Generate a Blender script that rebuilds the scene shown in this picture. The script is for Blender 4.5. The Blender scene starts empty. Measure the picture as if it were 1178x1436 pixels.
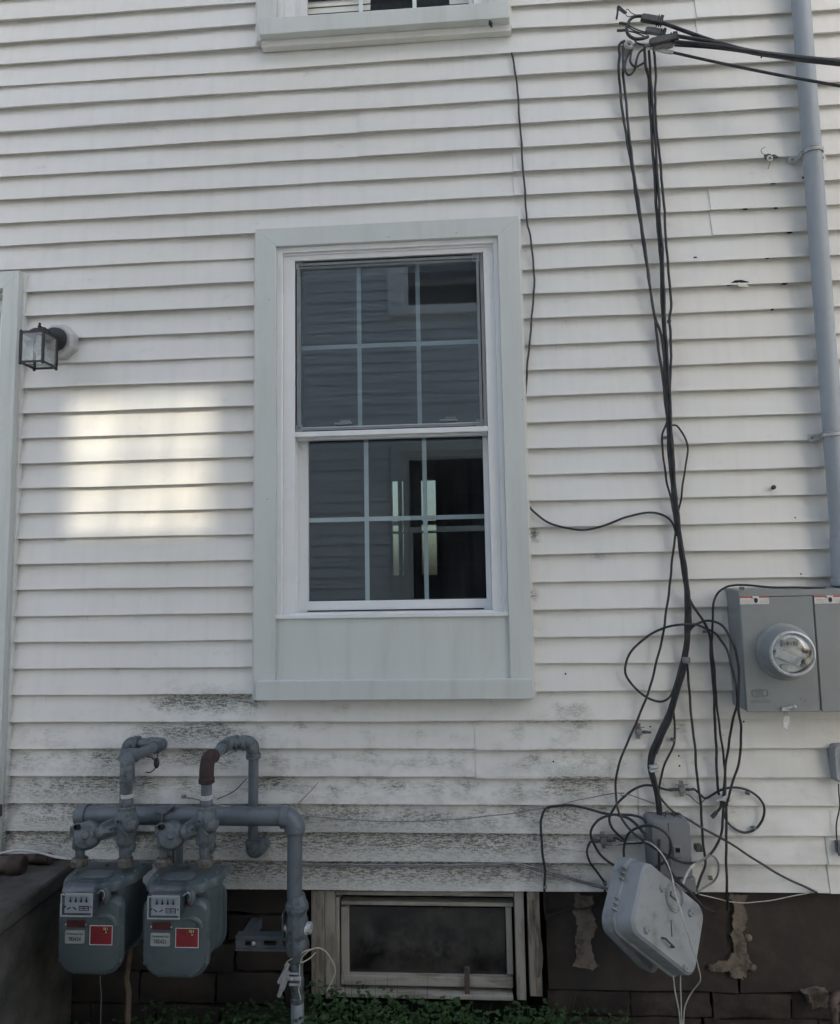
import bpy, math, random
from mathutils import Vector, Matrix
random.seed(7)
R = math.radians
scene = bpy.context.scene

# ------------------------------------------------------------------ camera
FOC, YAW, PIT, ROL, DIST, HGT = 997.18, -0.065236, 0.095976, -0.017389, 2.712816, 1.678829
ISW, ISH = 1178.0, 1436.0
def cam_basis():
    cy, sy, cp, sp = math.cos(YAW), math.sin(YAW), math.cos(PIT), math.sin(PIT)
    f = Vector((sy*cp, cy*cp, sp)); r = Vector((cy, -sy, 0)); u = r.cross(f)
    c, s = math.cos(ROL), math.sin(ROL)
    return c*r+s*u, -s*r+c*u, f
CR, CU, CF = cam_basis()
CPOS = Vector((0, -DIST, HGT))
cd = bpy.data.cameras.new('camera'); co = bpy.data.objects.new('camera', cd)
scene.collection.objects.link(co); scene.camera = co
cd.sensor_fit = 'HORIZONTAL'; cd.sensor_width = 36.0; cd.lens = FOC/ISW*36.0
cd.clip_start = 0.05; cd.clip_end = 500
m = Matrix((CR, CU, -CF)).transposed().to_4x4(); m.translation = CPOS
co.matrix_world = m
def P(px, py, y=0.0):
    """point of the wall-parallel plane at depth y that is seen at this place of the survey photograph"""
    d = CR*((px-ISW/2)/FOC) - CU*((py-ISH/2)/FOC) + CF
    t = (y-CPOS.y)/d.y
    return CPOS + d*t
# ------------------------------------------------------------------ light
NW = 3.75                                           # neighbour wall stands at y = -NW
SUNDIR = Vector((1.095, -3.75, 2.41)).normalized()   # towards the sun
world = bpy.data.worlds.new('World'); scene.world = world; world.use_nodes = True
wn = world.node_tree; wn.nodes.clear()
sky = wn.nodes.new('ShaderNodeTexSky'); sky.sky_type = 'NISHITA'; sky.sun_disc = False
sky.sun_elevation = math.asin(SUNDIR.z); sky.sun_rotation = math.atan2(SUNDIR.x, SUNDIR.y)
sky.air_density = 0.94; sky.dust_density = 5.0; sky.ozone_density = 1.0
bg = wn.nodes.new('ShaderNodeBackground'); bg.inputs['Strength'].default_value = 0.15
wo = wn.nodes.new('ShaderNodeOutputWorld')
wn.links.new(sky.outputs[0], bg.inputs[0]); wn.links.new(bg.outputs[0], wo.inputs[0])
sd = bpy.data.lights.new('sun', 'SUN'); sd.energy = 3.0; sd.angle = R(0.9); sd.color = (1, 0.93, 0.82)
so = bpy.data.objects.new('sun', sd); scene.collection.objects.link(so)
so.rotation_euler = SUNDIR.to_track_quat('Z', 'Y').to_euler(); so.location = (4, -14, 12)
vs = scene.view_settings
vs.view_transform = 'Standard'; vs.look = 'None'; vs.exposure = 1.42; vs.gamma = 1.0; vs.use_curve_mapping = False
cyc = scene.cycles
cyc.use_denoising = True; cyc.max_bounces = 8; cyc.diffuse_bounces = 4; cyc.glossy_bounces = 4
cyc.transmission_bounces = 8; cyc.transparent_max_bounces = 16; cyc.sample_clamp_indirect = 6.0

# ------------------------------------------------------------------ helpers
COL = scene.collection
def tag(o, label=None, cat=None, group=None, kind=None):
    if label: o['label'] = label
    if cat: o['category'] = cat
    if group: o['group'] = group
    if kind: o['kind'] = kind
    return o
def empty(name, loc=(0, 0, 0), parent=None):
    o = bpy.data.objects.new(name, None); COL.objects.link(o)
    o.empty_display_size = 0.05
    if parent: o.parent = parent
    o.location = loc
    return o
def smooth_path(pts, n=6):
    pts = [Vector(p) for p in pts]
    if len(pts) < 3: return pts
    out = []
    for i in range(len(pts)-1):
        p0 = pts[i-1] if i else pts[0]*2-pts[1]
        p1, p2 = pts[i], pts[i+1]
        p3 = pts[i+2] if i+2 < len(pts) else pts[-1]*2-pts[-2]
        for k in range(n):
            t = k/n
            out.append(0.5*((2*p1)+(p2-p0)*t+(2*p0-5*p1+4*p2-p3)*t*t+(3*p1-p0-3*p2+p3)*t**3))
    out.append(pts[-1]); return out
class MB:
    def __init__(s): s.v = []; s.f = []
    def add(s, vs_, fs):
        b = len(s.v); s.v += [tuple(v) for v in vs_]; s.f += [tuple(i+b for i in f) for f in fs]; return s
    def box(s, a, b):
        x0, y0, z0 = [min(a[i], b[i]) for i in range(3)]; x1, y1, z1 = [max(a[i], b[i]) for i in range(3)]
        return s.add([(x0,y0,z0),(x1,y0,z0),(x1,y1,z0),(x0,y1,z0),(x0,y0,z1),(x1,y0,z1),(x1,y1,z1),(x0,y1,z1)],
                     [(0,3,2,1),(4,5,6,7),(0,1,5,4),(1,2,6,5),(2,3,7,6),(3,0,4,7)])
    def boxm(s, c, ax, ay, az):
        """box by centre and three half-axes"""
        c, ax, ay, az = Vector(c), Vector(ax), Vector(ay), Vector(az)
        vs_ = [c+i*ax+j*ay+k*az for k in (-1, 1) for (i, j) in ((-1,-1),(1,-1),(1,1),(-1,1))]
        return s.add(vs_, [(0,3,2,1),(4,5,6,7),(0,1,5,4),(1,2,6,5),(2,3,7,6),(3,0,4,7)])
    def prism(s, poly, w):
        """closed 3-D polygon extruded by the vector w"""
        w = Vector(w); n = len(poly); poly = [Vector(p) for p in poly]
        vs_ = poly+[p+w for p in poly]
        return s.add(vs_, [tuple(range(n))[::-1], tuple(range(n, 2*n))]+[(i, (i+1) % n, n+(i+1) % n, n+i) for i in range(n)])
    def loft(s, rings, cap=True, closed=True):
        n = len(rings[0]); vs_ = [v for r in rings for v in r]; fs = []
        for k in range(len(rings)-1):
            for i in range(n if closed else n-1):
                fs.append((k*n+i, k*n+(i+1) % n, (k+1)*n+(i+1) % n, (k+1)*n+i))
        if cap: fs += [tuple(range(n))[::-1], tuple(range((len(rings)-1)*n, len(rings)*n))]
        return s.add(vs_, fs)
    def tube(s, pts, r, n=8):
        pts = [Vector(p) for p in pts]
        rr = r if isinstance(r, (list, tuple)) else [r]*len(pts)
        T = []
        for i in range(len(pts)):
            t = pts[min(i+1, len(pts)-1)]-pts[max(i-1, 0)]
            T.append(t.normalized() if t.length > 1e-9 else Vector((0, 0, 1)))
        ref = Vector((0, 0, 1)) if abs(T[0].z) < 0.9 else Vector((1, 0, 0))
        u = T[0].cross(ref).normalized(); rings = []
        for i, p in enumerate(pts):
            u = (u-T[i]*u.dot(T[i]))
            u = u.normalized() if u.length > 1e-6 else T[i].orthogonal().normalized()
            w = T[i].cross(u)
            rings.append([p+(u*math.cos(2*math.pi*k/n)+w*math.sin(2*math.pi*k/n))*rr[i] for k in range(n)])
        return s.loft(rings)
    def lathe(s, o, axis, prof, n=20, loop=False):
        """prof: (radius, distance along axis)"""
        if loop: prof = list(prof)+[prof[0]]
        o, axis = Vector(o), Vector(axis).normalized(); u = axis.orthogonal().normalized(); w = axis.cross(u)
        return s.loft([[o+axis*h+(u*math.cos(2*math.pi*k/n)+w*math.sin(2*math.pi*k/n))*max(r, 1e-4) for k in range(n)] for r, h in prof], cap=not loop)
    def ball(s, c, r, n=10, sc=(1, 1, 1)):
        c = Vector(c); rings = []
        for i in range(n+1):
            a = math.pi*i/n
            rings.append([c+Vector((max(math.sin(a), 1e-3)*math.cos(2*math.pi*k/(2*n))*r*sc[0], max(math.sin(a), 1e-3)*math.sin(2*math.pi*k/(2*n))*r*sc[1], -math.cos(a)*r*sc[2])) for k in range(2*n)])
        return s.loft(rings)
    def ring(s, o, i, y0, y1):
        """mitred rectangular ring in the wall plane: o and i are (x0,x1,z0,z1)"""
        for q in range(4): s.side(o, i, y0, y1, q)
        return s
    def side(s, o, i, y0, y1, q):
        oc = [(o[0], o[2]), (o[1], o[2]), (o[1], o[3]), (o[0], o[3])]; ic = [(i[0], i[2]), (i[1], i[2]), (i[1], i[3]), (i[0], i[3])]
        a, b = q, (q+1) % 4
        return s.prism([(oc[a][0], y0, oc[a][1]), (oc[b][0], y0, oc[b][1]), (ic[b][0], y0, ic[b][1]), (ic[a][0], y0, ic[a][1])], (0, y1-y0, 0))
    def build(s, name, mat, parent=None, bevel=0, sharp=35, flat=False, org=None):
        me = bpy.data.meshes.new(name)
        v = s.v
        if org is not None: v = [(a[0]-org[0], a[1]-org[1], a[2]-org[2]) for a in v]
        me.from_pydata(v, [], s.f)
        import bmesh
        bm = bmesh.new(); bm.from_mesh(me); bmesh.ops.recalc_face_normals(bm, faces=bm.faces); bm.to_mesh(me); bm.free()
        if not flat:
            me.polygons.foreach_set('use_smooth', [True]*len(me.polygons)); me.set_sharp_from_angle(angle=R(sharp))
        for mm in (mat if isinstance(mat, (list, tuple)) else [mat]): me.materials.append(mm)
        o = bpy.data.objects.new(name, me); COL.objects.link(o)
        if org is not None: o.location = org
        if parent:
            o.parent = parent
            off = Vector((0, 0, 0)); q = parent
            while q: off += q.location; q = q.parent
            o.location = Vector(org or (0, 0, 0)) - off
        if bevel:
            b = o.modifiers.new('bevel', 'BEVEL'); b.width = bevel; b.segments = 2; b.limit_method = 'ANGLE'; b.angle_limit = R(40)
        return o
def rrect(w, h, r, seg=5):
    """rounded rectangle outline, centred"""
    rr = r if isinstance(r, (list, tuple)) else [r]*4      # bl br tr tl
    out = []
    for (cx, cz, a0, q) in ((-1,-1,180,0), (1,-1,270,1), (1,1,0,2), (-1,1,90,3)):
        k = rr[q]
        for t in range(seg+1):
            a = R(a0+90*t/seg); out.append((cx*(w/2-k)+k*math.cos(a), cz*(h/2-k)+k*math.sin(a)))
    return out

# ------------------------------------------------------------------ materials
MATS = {}
def newmat(name):
    mt = bpy.data.materials.new(name); mt.use_nodes = True; nt = mt.node_tree
    MATS[name] = mt
    return mt, nt, nt.nodes['Principled BSDF']
def N(nt, t, **kw):
    n = nt.nodes.new(t)
    for k, v in kw.items():
        if k in n.inputs: n.inputs[k].default_value = v
        else: setattr(n, k, v)
    return n
def math_(nt, op, a, b=None, c=None):
    n = nt.nodes.new('ShaderNodeMath'); n.operation = op
    for i, x in enumerate((a, b, c)):
        if x is None: continue
        if hasattr(x, 'is_linked'): nt.links.new(x, n.inputs[i])
        else: n.inputs[i].default_value = x
    return n.outputs[0]
def noise(nt, vec, scale, detail=4, rough=0.55):
    n = N(nt, 'ShaderNodeTexNoise'); n.inputs['Scale'].default_value = scale; n.inputs['Detail'].default_value = detail; n.inputs['Roughness'].default_value = rough
    nt.links.new(vec, n.inputs['Vector']); return n.outputs['Fac']
def mapped(nt, sc):
    tc = N(nt, 'ShaderNodeTexCoord'); mp = N(nt, 'ShaderNodeMapping'); mp.inputs['Scale'].default_value = sc
    geo = N(nt, 'ShaderNodeNewGeometry')
    nt.links.new(geo.outputs['Position'], mp.inputs['Vector']); return mp.outputs[0]
def ramp(nt, x, a, b):
    n = N(nt, 'ShaderNodeMapRange'); n.inputs['From Min'].default_value = a; n.inputs['From Max'].default_value = b
    n.interpolation_type = 'SMOOTHSTEP'
    nt.links.new(x, n.inputs['Value']); return n.outputs[0]
def mixc(nt, f, a, b):
    n = N(nt, 'ShaderNodeMix', data_type='RGBA')
    if hasattr(f, 'is_linked'): nt.links.new(f, n.inputs['Factor'])
    else: n.inputs['Factor'].default_value = f
    for s_, x in ((6, a), (7, b)):
        if hasattr(x, 'is_linked'): nt.links.new(x, n.inputs[s_])
        else: n.inputs[s_].default_value = (*x, 1)
    return n.outputs[2]
def bump(nt, bs, h, strength, dist=0.002):
    b = N(nt, 'ShaderNodeBump'); b.inputs['Strength'].default_value = strength; b.inputs['Distance'].default_value = dist
    nt.links.new(h, b.inputs['Height']); nt.links.new(b.outputs[0], bs.inputs['Normal'])
def simple(name, col, rough=0.5, metal=0.0, col2=None, vs_=25, lo=0.45, hi=0.7, bs_=None, bstr=0.15, sc=(1, 1, 1), spec=0.5, bd=0.002):
    mt, nt, b = newmat(name)
    v = mapped(nt, sc)
    if col2 is None: col2 = tuple(c*0.72 for c in col)
    n1 = noise(nt, v, vs_, 6, 0.62)
    nt.links.new(mixc(nt, ramp(nt, n1, lo, hi), col, col2), b.inputs['Base Color'])
    b.inputs['Metallic'].default_value = metal; b.inputs['Specular IOR Level'].default_value = spec
    nt.links.new(math_(nt, 'MULTIPLY_ADD', n1, 0.3, rough-0.15), b.inputs['Roughness'])
    if bs_: bump(nt, b, noise(nt, v, bs_, 4), bstr, bd)
    return mt

ZB, CH = 0.55, 0.1016
def siding_mat(name, base, warm, dirty=True):
    mt, nt, b = newmat(name)
    geo = N(nt, 'ShaderNodeNewGeometry'); sep = N(nt, 'ShaderNodeSeparateXYZ'); nt.links.new(geo.outputs['Position'], sep.inputs[0])
    z = sep.outputs['Z']; x = sep.outputs['X']
    cz = math_(nt, 'DIVIDE', math_(nt, 'SUBTRACT', z, ZB), CH)
    ph = math_(nt, 'FRACT', cz)
    big = noise(nt, mapped(nt, (1, 1, 1.6)), 1.3, 3)
    c = mixc(nt, ramp(nt, big, 0.35, 0.7), base, warm)
    vst = noise(nt, mapped(nt, (9, 1, 0.7)), 3.0, 4)
    c = mixc(nt, math_(nt, 'MULTIPLY', ramp(nt, vst, 0.42, 0.75), 0.16), c, tuple(k*0.72 for k in base))
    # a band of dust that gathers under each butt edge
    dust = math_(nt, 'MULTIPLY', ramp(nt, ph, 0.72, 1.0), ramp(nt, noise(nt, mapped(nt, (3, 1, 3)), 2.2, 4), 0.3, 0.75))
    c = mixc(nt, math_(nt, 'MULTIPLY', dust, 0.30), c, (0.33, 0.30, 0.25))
    if dirty:
        low = math_(nt, 'SUBTRACT', 1.0, ramp(nt, z, 0.75, 1.75))
        tot = None
        for bx, bz, sx_, sz_, am in ((-1.50, 0.745, 0.24, 0.055, 1.0), (-1.02, 1.235, 0.20, 0.050, 1.0), (-1.05, 1.105, 0.20, 0.045, 0.9), (-1.40, 0.95, 0.16, 0.07, 0.55), (-1.55, 0.87, 0.2, 0.04, 0.5), (-0.52, 0.765, 0.24, 0.040, 1.0),
                                     (-0.55, 0.625, 0.55, 0.060, 0.9), (-0.20, 0.670, 0.40, 0.050, 0.8), (-0.70, 0.70, 0.5, 0.03, 0.6), (-1.2, 1.02, 0.35, 0.03, 0.5), (-0.35, 0.585, 0.30, 0.035, 0.65), (-0.75, 0.93, 0.10, 0.03, 0.6), (0.37, 0.93, 0.12, 0.10, 0.65), (0.35, 1.17, 0.12, 0.05, 0.5), (0.34, 0.77, 0.10, 0.03, 0.5), (0.26, 1.84, 0.03, 0.05, 0.7), (0.25, 1.62, 0.03, 0.03, 0.6), (0.75, 1.13, 0.12, 0.03, 0.4), (-0.10, 0.76, 0.3, 0.05, 0.35)):
            dx = math_(nt, 'MULTIPLY', math_(nt, 'SUBTRACT', x, bx), 1/sx_); dz = math_(nt, 'MULTIPLY', math_(nt, 'SUBTRACT', z, bz), 1/sz_)
            e = math_(nt, 'MULTIPLY', math_(nt, 'POWER', 2.718, math_(nt, 'MULTIPLY', math_(nt, 'ADD', math_(nt, 'MULTIPLY', dx, dx), math_(nt, 'MULTIPLY', dz, dz)), -1.0)), am)
            tot = e if tot is None else math_(nt, 'ADD', tot, e)
        tot = math_(nt, 'MINIMUM', tot, 1.0)
        rough_ = noise(nt, mapped(nt, (1, 1, 1.6)), 9, 4, 0.6)
        wide = math_(nt, 'MULTIPLY', math_(nt, 'SUBTRACT', 1.0, ramp(nt, z, 0.60, 1.45)), math_(nt, 'SUBTRACT', 1.0, math_(nt, 'MULTIPLY', ramp(nt, x, 0.0, 1.1), 0.85)))
        patch = ramp(nt, math_(nt, 'ADD', math_(nt, 'MULTIPLY', tot, 0.55), math_(nt, 'ADD', rough_, math_(nt, 'ADD', math_(nt, 'MULTIPLY', wide, 0.29), math_(nt, 'MULTIPLY', low, 0.04)))), 0.60, 1.10)
        drip = math_(nt, 'MULTIPLY', ramp(nt, noise(nt, mapped(nt, (1, 1, 0.10)), 55, 4, 0.6), 0.52, 0.66), math_(nt, 'MULTIPLY', ramp(nt, ph, 0.35, 1.0), ramp(nt, noise(nt, mapped(nt, (1, 1, 1.5)), 3.2, 3), 0.5, 0.68)))
        c = mixc(nt, math_(nt, 'MULTIPLY', drip, math_(nt, 'MULTIPLY_ADD', low, 0.30, 0.10)), c, (0.12, 0.12, 0.10))
        streak = ramp(nt, noise(nt, mapped(nt, (1, 1, 4.5)), 48, 6, 0.75), 0.46, 0.58)
        speck = ramp(nt, noise(nt, mapped(nt, (1, 1, 1.3)), 130, 5, 0.75), 0.47, 0.60)
        up = math_(nt, 'ADD', math_(nt, 'MULTIPLY', ramp(nt, ph, 0.05, 0.75), 0.75), 0.25)
        mm = math_(nt, 'MULTIPLY', patch, math_(nt, 'MULTIPLY', up, math_(nt, 'ADD', math_(nt, 'MULTIPLY', streak, 0.85), math_(nt, 'MULTIPLY', speck, 0.55))))
        c = mixc(nt, math_(nt, 'MINIMUM', math_(nt, 'MULTIPLY', mm, 1.25), 0.92), c, (0.048, 0.052, 0.042))
        c = mixc(nt, math_(nt, 'MULTIPLY', patch, 0.34), c, (0.21, 0.22, 0.17))
        film = math_(nt, 'MULTIPLY', math_(nt, 'SUBTRACT', 1.0, ramp(nt, z, 0.5, 1.4)), ramp(nt, noise(nt, mapped(nt, (1, 1, 2)), 4.5, 5, 0.6), 0.35, 0.75))
        c = mixc(nt, math_(nt, 'MULTIPLY', film, 0.34), c, (0.26, 0.26, 0.22))
    nt.links.new(c, b.inputs['Base Color'])
    b.inputs['Roughness'].default_value = 0.55; b.inputs['Specular IOR Level'].default_value = 0.3
    g = noise(nt, mapped(nt, (1.2, 1, 14)), 24, 5, 0.65)
    bump(nt, b, g, 0.22, 0.0015)
    return mt
siding = siding_mat('vinyl_siding', (0.690, 0.698, 0.672), (0.695, 0.688, 0.640))
nsiding = siding_mat('neighbour_siding', (0.66, 0.69, 0.70), (0.62, 0.65, 0.66), dirty=False)
alu = simple('grey_clad_trim', (0.565, 0.600, 0.575), 0.42, 0, (0.485, 0.512, 0.485), 3.0, 0.44, 0.80, bs_=34, bstr=0.10, spec=0.4, sc=(4, 4, 0.5), bd=0.0015)
vinylw = simple('white_vinyl', (0.735, 0.755, 0.755), 0.38, 0, (0.68, 0.70, 0.70), 6, bs_=90, bstr=0.04)
muntin = simple('grille_bar', (0.82, 0.87, 0.84), 0.4, 0, (0.76, 0.81, 0.78), 8)
woodw = simple('weathered_wood', (0.27, 0.245, 0.205), 0.85, 0, (0.15, 0.13, 0.105), 10, 0.42, 0.62, bs_=60, bstr=0.5, sc=(5, 5, 0.7), spec=0.15)
woodg = simple('weathered_painted_wood', (0.335, 0.32, 0.28), 0.8, 0, (0.22, 0.20, 0.165), 9, 0.45, 0.66, bs_=60, bstr=0.4, sc=(4, 4, 0.8), spec=0.15)
woodh = simple('weathered_painted_rail', (0.34, 0.325, 0.285), 0.8, 0, (0.21, 0.19, 0.16), 9, 0.45, 0.66, bs_=60, bstr=0.4, sc=(0.8, 4, 4), spec=0.15)
dark_coat = simple('dark_foundation_coating', (0.040, 0.035, 0.031), 0.8, 0, (0.060, 0.051, 0.043), 7, 0.4, 0.7, bs_=28, bstr=0.4, bd=0.006, spec=0.2)
stone = simple('foundation_stone', (0.058, 0.049, 0.041), 0.9, 0, (0.034, 0.030, 0.027), 9, 0.35, 0.65, bs_=30, bstr=0.7, bd=0.008, spec=0.15)
mortar = simple('exposed_mortar', (0.185, 0.157, 0.126), 0.9, 0, (0.080, 0.066, 0.054), 20, 0.4, 0.65, bs_=50, bstr=0.7, bd=0.005, spec=0.1)
soil = simple('soil', (0.035, 0.029, 0.022), 0.95, 0, (0.06, 0.05, 0.04), 12, bs_=40, bstr=0.8, bd=0.02, spec=0.1)
concrete = simple('old_concrete', (0.115, 0.108, 0.095), 0.9, 0, (0.050, 0.048, 0.043), 5, 0.35, 0.7, bs_=45, bstr=0.5, bd=0.004, spec=0.15)
greypaint = simple('grey_pipe_paint', (0.115, 0.135, 0.150), 0.42, 0, (0.085, 0.100, 0.110), 18, bs_=120, bstr=0.12)
castpaint = simple('grey_cast_paint', (0.110, 0.130, 0.138), 0.5, 0, (0.060, 0.072, 0.076), 40, 0.45, 0.62, bs_=130, bstr=0.4)
meterpaint = simple('gas_meter_paint', (0.085, 0.110, 0.113), 0.42, 0, (0.052, 0.066, 0.066), 16, 0.48, 0.8, bs_=150, bstr=0.12)
rust = simple('rusty_iron', (0.042, 0.024, 0.020), 0.8, 0, (0.026, 0.019, 0.017), 60, bs_=120, bstr=0.4)
brownrust = simple('dull_brown_iron', (0.085, 0.062, 0.050), 0.75, 0, (0.045, 0.036, 0.032), 40, bs_=100, bstr=0.4)
galv = simple('galvanised_steel', (0.48, 0.50, 0.51), 0.42, 0.35, (0.28, 0.30, 0.31), 30)
zincwhite = simple('white_pipe_tape', (0.46, 0.47, 0.46), 0.6, 0, (0.22, 0.23, 0.22), 60)
conduitp = simple('grey_conduit_pvc', (0.31, 0.345, 0.375), 0.5, 0, (0.275, 0.305, 0.33), 7, bs_=60, bstr=0.04, sc=(2, 2, 0.5))
boxgrey = simple('meter_box_enamel', (0.225, 0.245, 0.242), 0.42, 0, (0.205, 0.222, 0.220), 5, bs_=200, bstr=0.04)
boxlight = simple('faded_grey_plastic', (0.30, 0.325, 0.345), 0.55, 0, (0.17, 0.185, 0.175), 11, 0.48, 0.78, bs_=80, bstr=0.08)
boxmid = simple('grey_plastic', (0.185, 0.195, 0.20), 0.55, 0, (0.15, 0.158, 0.162), 9, bs_=80, bstr=0.06)
blackrub = simple('black_cable_jacket', (0.018, 0.019, 0.021), 0.48, 0, (0.038, 0.039, 0.041), 28)
greywire = simple('grey_wire_jacket', (0.20, 0.205, 0.20), 0.55, 0, (0.13, 0.13, 0.125), 50)
whitewire = simple('white_wire_jacket', (0.46, 0.46, 0.43), 0.5, 0, (0.33, 0.32, 0.295), 40)
creamwire = simple('cream_wire_jacket', (0.55, 0.50, 0.38), 0.5, 0, (0.42, 0.38, 0.29), 40)
blackmet = simple('black_lantern_paint', (0.012, 0.013, 0.016), 0.5, 0, (0.020, 0.021, 0.024), 40, bs_=200, bstr=0.1)
darkpl = simple('dark_clamp_plastic', (0.045, 0.048, 0.052), 0.5, 0, (0.075, 0.08, 0.082), 60)
ceramic = simple('grey_ceramic', (0.36, 0.365, 0.36), 0.35, 0, (0.24, 0.245, 0.24), 40)
dullmetal = simple('dull_metal', (0.22, 0.22, 0.205), 0.5, 0.4, (0.12, 0.12, 0.11), 60)
blackhole = simple('dark_gap', (0.008, 0.008, 0.008), 0.95, 0, (0.012, 0.012, 0.012), 10)
dialwhite = simple('dial_plate_white', (0.62, 0.64, 0.64), 0.5, 0, (0.55, 0.57, 0.57), 40)
tagsilver = simple('tag_plate', (0.34, 0.36, 0.335), 0.5, 0.0, (0.28, 0.295, 0.275), 60)
redstick = simple('red_sticker', (0.25, 0.020, 0.026), 0.45, 0, (0.19, 0.016, 0.022), 30)
redbadge = simple('dark_red_badge', (0.085, 0.016, 0.016), 0.5, 0, (0.05, 0.012, 0.012), 60)
inkblack = simple('black_ink', (0.012, 0.012, 0.014), 0.6, 0, (0.018, 0.018, 0.02), 30)
inkwhite = simple('white_ink', (0.62, 0.62, 0.60), 0.6, 0, (0.52, 0.52, 0.50), 50)
inkyellow = simple('yellow_ink', (0.55, 0.40, 0.14), 0.6, 0, (0.42, 0.30, 0.10), 50)
inkred = simple('red_ink', (0.42, 0.10, 0.09), 0.6, 0, (0.32, 0.08, 0.07), 50)
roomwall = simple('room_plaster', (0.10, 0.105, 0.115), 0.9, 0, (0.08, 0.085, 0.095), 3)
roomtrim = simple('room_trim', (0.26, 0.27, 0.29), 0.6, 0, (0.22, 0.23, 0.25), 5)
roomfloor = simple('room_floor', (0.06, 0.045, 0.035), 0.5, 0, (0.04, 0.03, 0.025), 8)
roofm = simple('roof_shingle', (0.08, 0.08, 0.085), 0.9, 0, (0.05, 0.05, 0.055), 30)
mothball = simple('twig', (0.16, 0.125, 0.09), 0.9, 0, (0.09, 0.07, 0.05), 40)
clearfilm, _nt, _b = newmat('clear_plastic_film')
_b.inputs['Base Color'].default_value = (0.75, 0.77, 0.76, 1); _b.inputs['Roughness'].default_value = 0.25; _b.inputs['Alpha'].default_value = 0.45

def glass_mat(name, tint, ior, rough=0.0, dirt=0.0, dirtcol=(0.2, 0.2, 0.19), dscale=6, wave=0.0, bands=False, refl=(1, 1, 1)):
    """thin pane: clear transmission + mirror reflection, with a film of dirt"""
    mt = bpy.data.materials.new(name); mt.use_nodes = True; nt = mt.node_tree; nt.nodes.clear(); MATS[name] = mt
    out = N(nt, 'ShaderNodeOutputMaterial'); tr = N(nt, 'ShaderNodeBsdfTransparent'); gl = N(nt, 'ShaderNodeBsdfGlossy')
    tr.inputs[0].default_value = (*tint, 1); gl.inputs['Roughness'].default_value = rough; gl.inputs[0].default_value = (*refl, 1)
    lw = N(nt, 'ShaderNodeLayerWeight'); lw.inputs['Blend'].default_value = 0.5; f0 = ((ior-1)/(ior+1))**2
    fr = math_(nt, 'MULTIPLY_ADD', math_(nt, 'POWER', lw.outputs['Facing'], 5.0), 1-f0, f0)      # same from either side of the thin sheet
    mx = N(nt, 'ShaderNodeMixShader')
    nt.links.new(fr, mx.inputs[0]); nt.links.new(tr.outputs[0], mx.inputs[1]); nt.links.new(gl.outputs[0], mx.inputs[2])
    res = mx.outputs[0]
    if wave:
        b = N(nt, 'ShaderNodeBump'); b.inputs['Strength'].default_value = wave; b.inputs['Distance'].default_value = 0.002
        nt.links.new(noise(nt, mapped(nt, (1, 1, 1)), 3.6, 2), b.inputs['Height'])
        nt.links.new(b.outputs[0], gl.inputs['Normal'])
    if bands:
        v = noise(nt, mapped(nt, (1, 1, 0.30)), 6.0, 4, 0.6)
        nt.links.new(mixc(nt, ramp(nt, v, 0.34, 0.68), tint, tuple(t*0.45 for t in tint)), tr.inputs[0])
    if dirt:
        df = N(nt, 'ShaderNodeBsdfDiffuse'); df.inputs[0].default_value = (*dirtcol, 1)
        m2 = N(nt, 'ShaderNodeMixShader')
        nt.links.new(math_(nt, 'MULTIPLY', ramp(nt, noise(nt, mapped(nt, (1, 1, 1)), dscale, 5, 0.65), 0.25, 0.8), dirt), m2.inputs[0])
        nt.links.new(res, m2.inputs[1]); nt.links.new(df.outputs[0], m2.inputs[2]); res = m2.outputs[0]
    nt.links.new(res, out.inputs[0]); return mt
lowglass = glass_mat('lower_window_glass', (0.62, 0.68, 0.71), 2.25, wave=0.055, refl=(0.74, 0.88, 1.0), dirt=0.04, dirtcol=(0.4, 0.42, 0.44), dscale=5)
glass = glass_mat('window_glass', (0.60, 0.66, 0.69), 2.75, wave=0.055, refl=(0.80, 0.91, 1.0), dirt=0.05, dirtcol=(0.4, 0.42, 0.44), dscale=5)
nglass = glass_mat('neighbour_glass', (0.46, 0.44, 0.40), 1.5, bands=True)  # tint and bands added to dim and streak the sun passing through
oldglass = glass_mat('grimy_basement_glass', (0.5, 0.5, 0.5), 1.5, 0.05, 0.9, (0.105, 0.100, 0.088), 7)
lampglass = glass_mat('lantern_glass', (0.90, 0.93, 0.92), 1.5, 0.0, 0.35, (0.45, 0.46, 0.44), 20)
domeglass = glass_mat('meter_dome_glass', (0.90, 0.92, 0.92), 2.0)
plasticclear = glass_mat('meter_index_cover', (0.72, 0.74, 0.78), 1.5, 0.06, 0.16, (0.25, 0.255, 0.265), 25)
screenm = glass_mat('insect_screen_mesh', (0.92, 0.93, 0.94), 1.01, 0.3, 0.12, (0.22, 0.245, 0.255), 0.6)

# ------------------------------------------------------------------ ground
g = MB(); g.add([(-60, -60, -0.02), (60, -60, -0.02), (60, 60, -0.02), (-60, 60, -0.02)], [(0, 1, 2, 3)])
tag(g.build('ground', soil), kind='structure')

g = MB(); g.box((-30, -NW+0.0, -0.2), (30, -0.55, 0.0)); tag(g.build('alley_bounce_paving', simple('bounce_concrete', (0.48, 0.47, 0.445), 0.9, 0, (0.38, 0.37, 0.35), 3, bs_=40, bstr=0.3), bevel=0.01), kind='structure')  # unseen pale paving added to bounce light up under the siding laps
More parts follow.
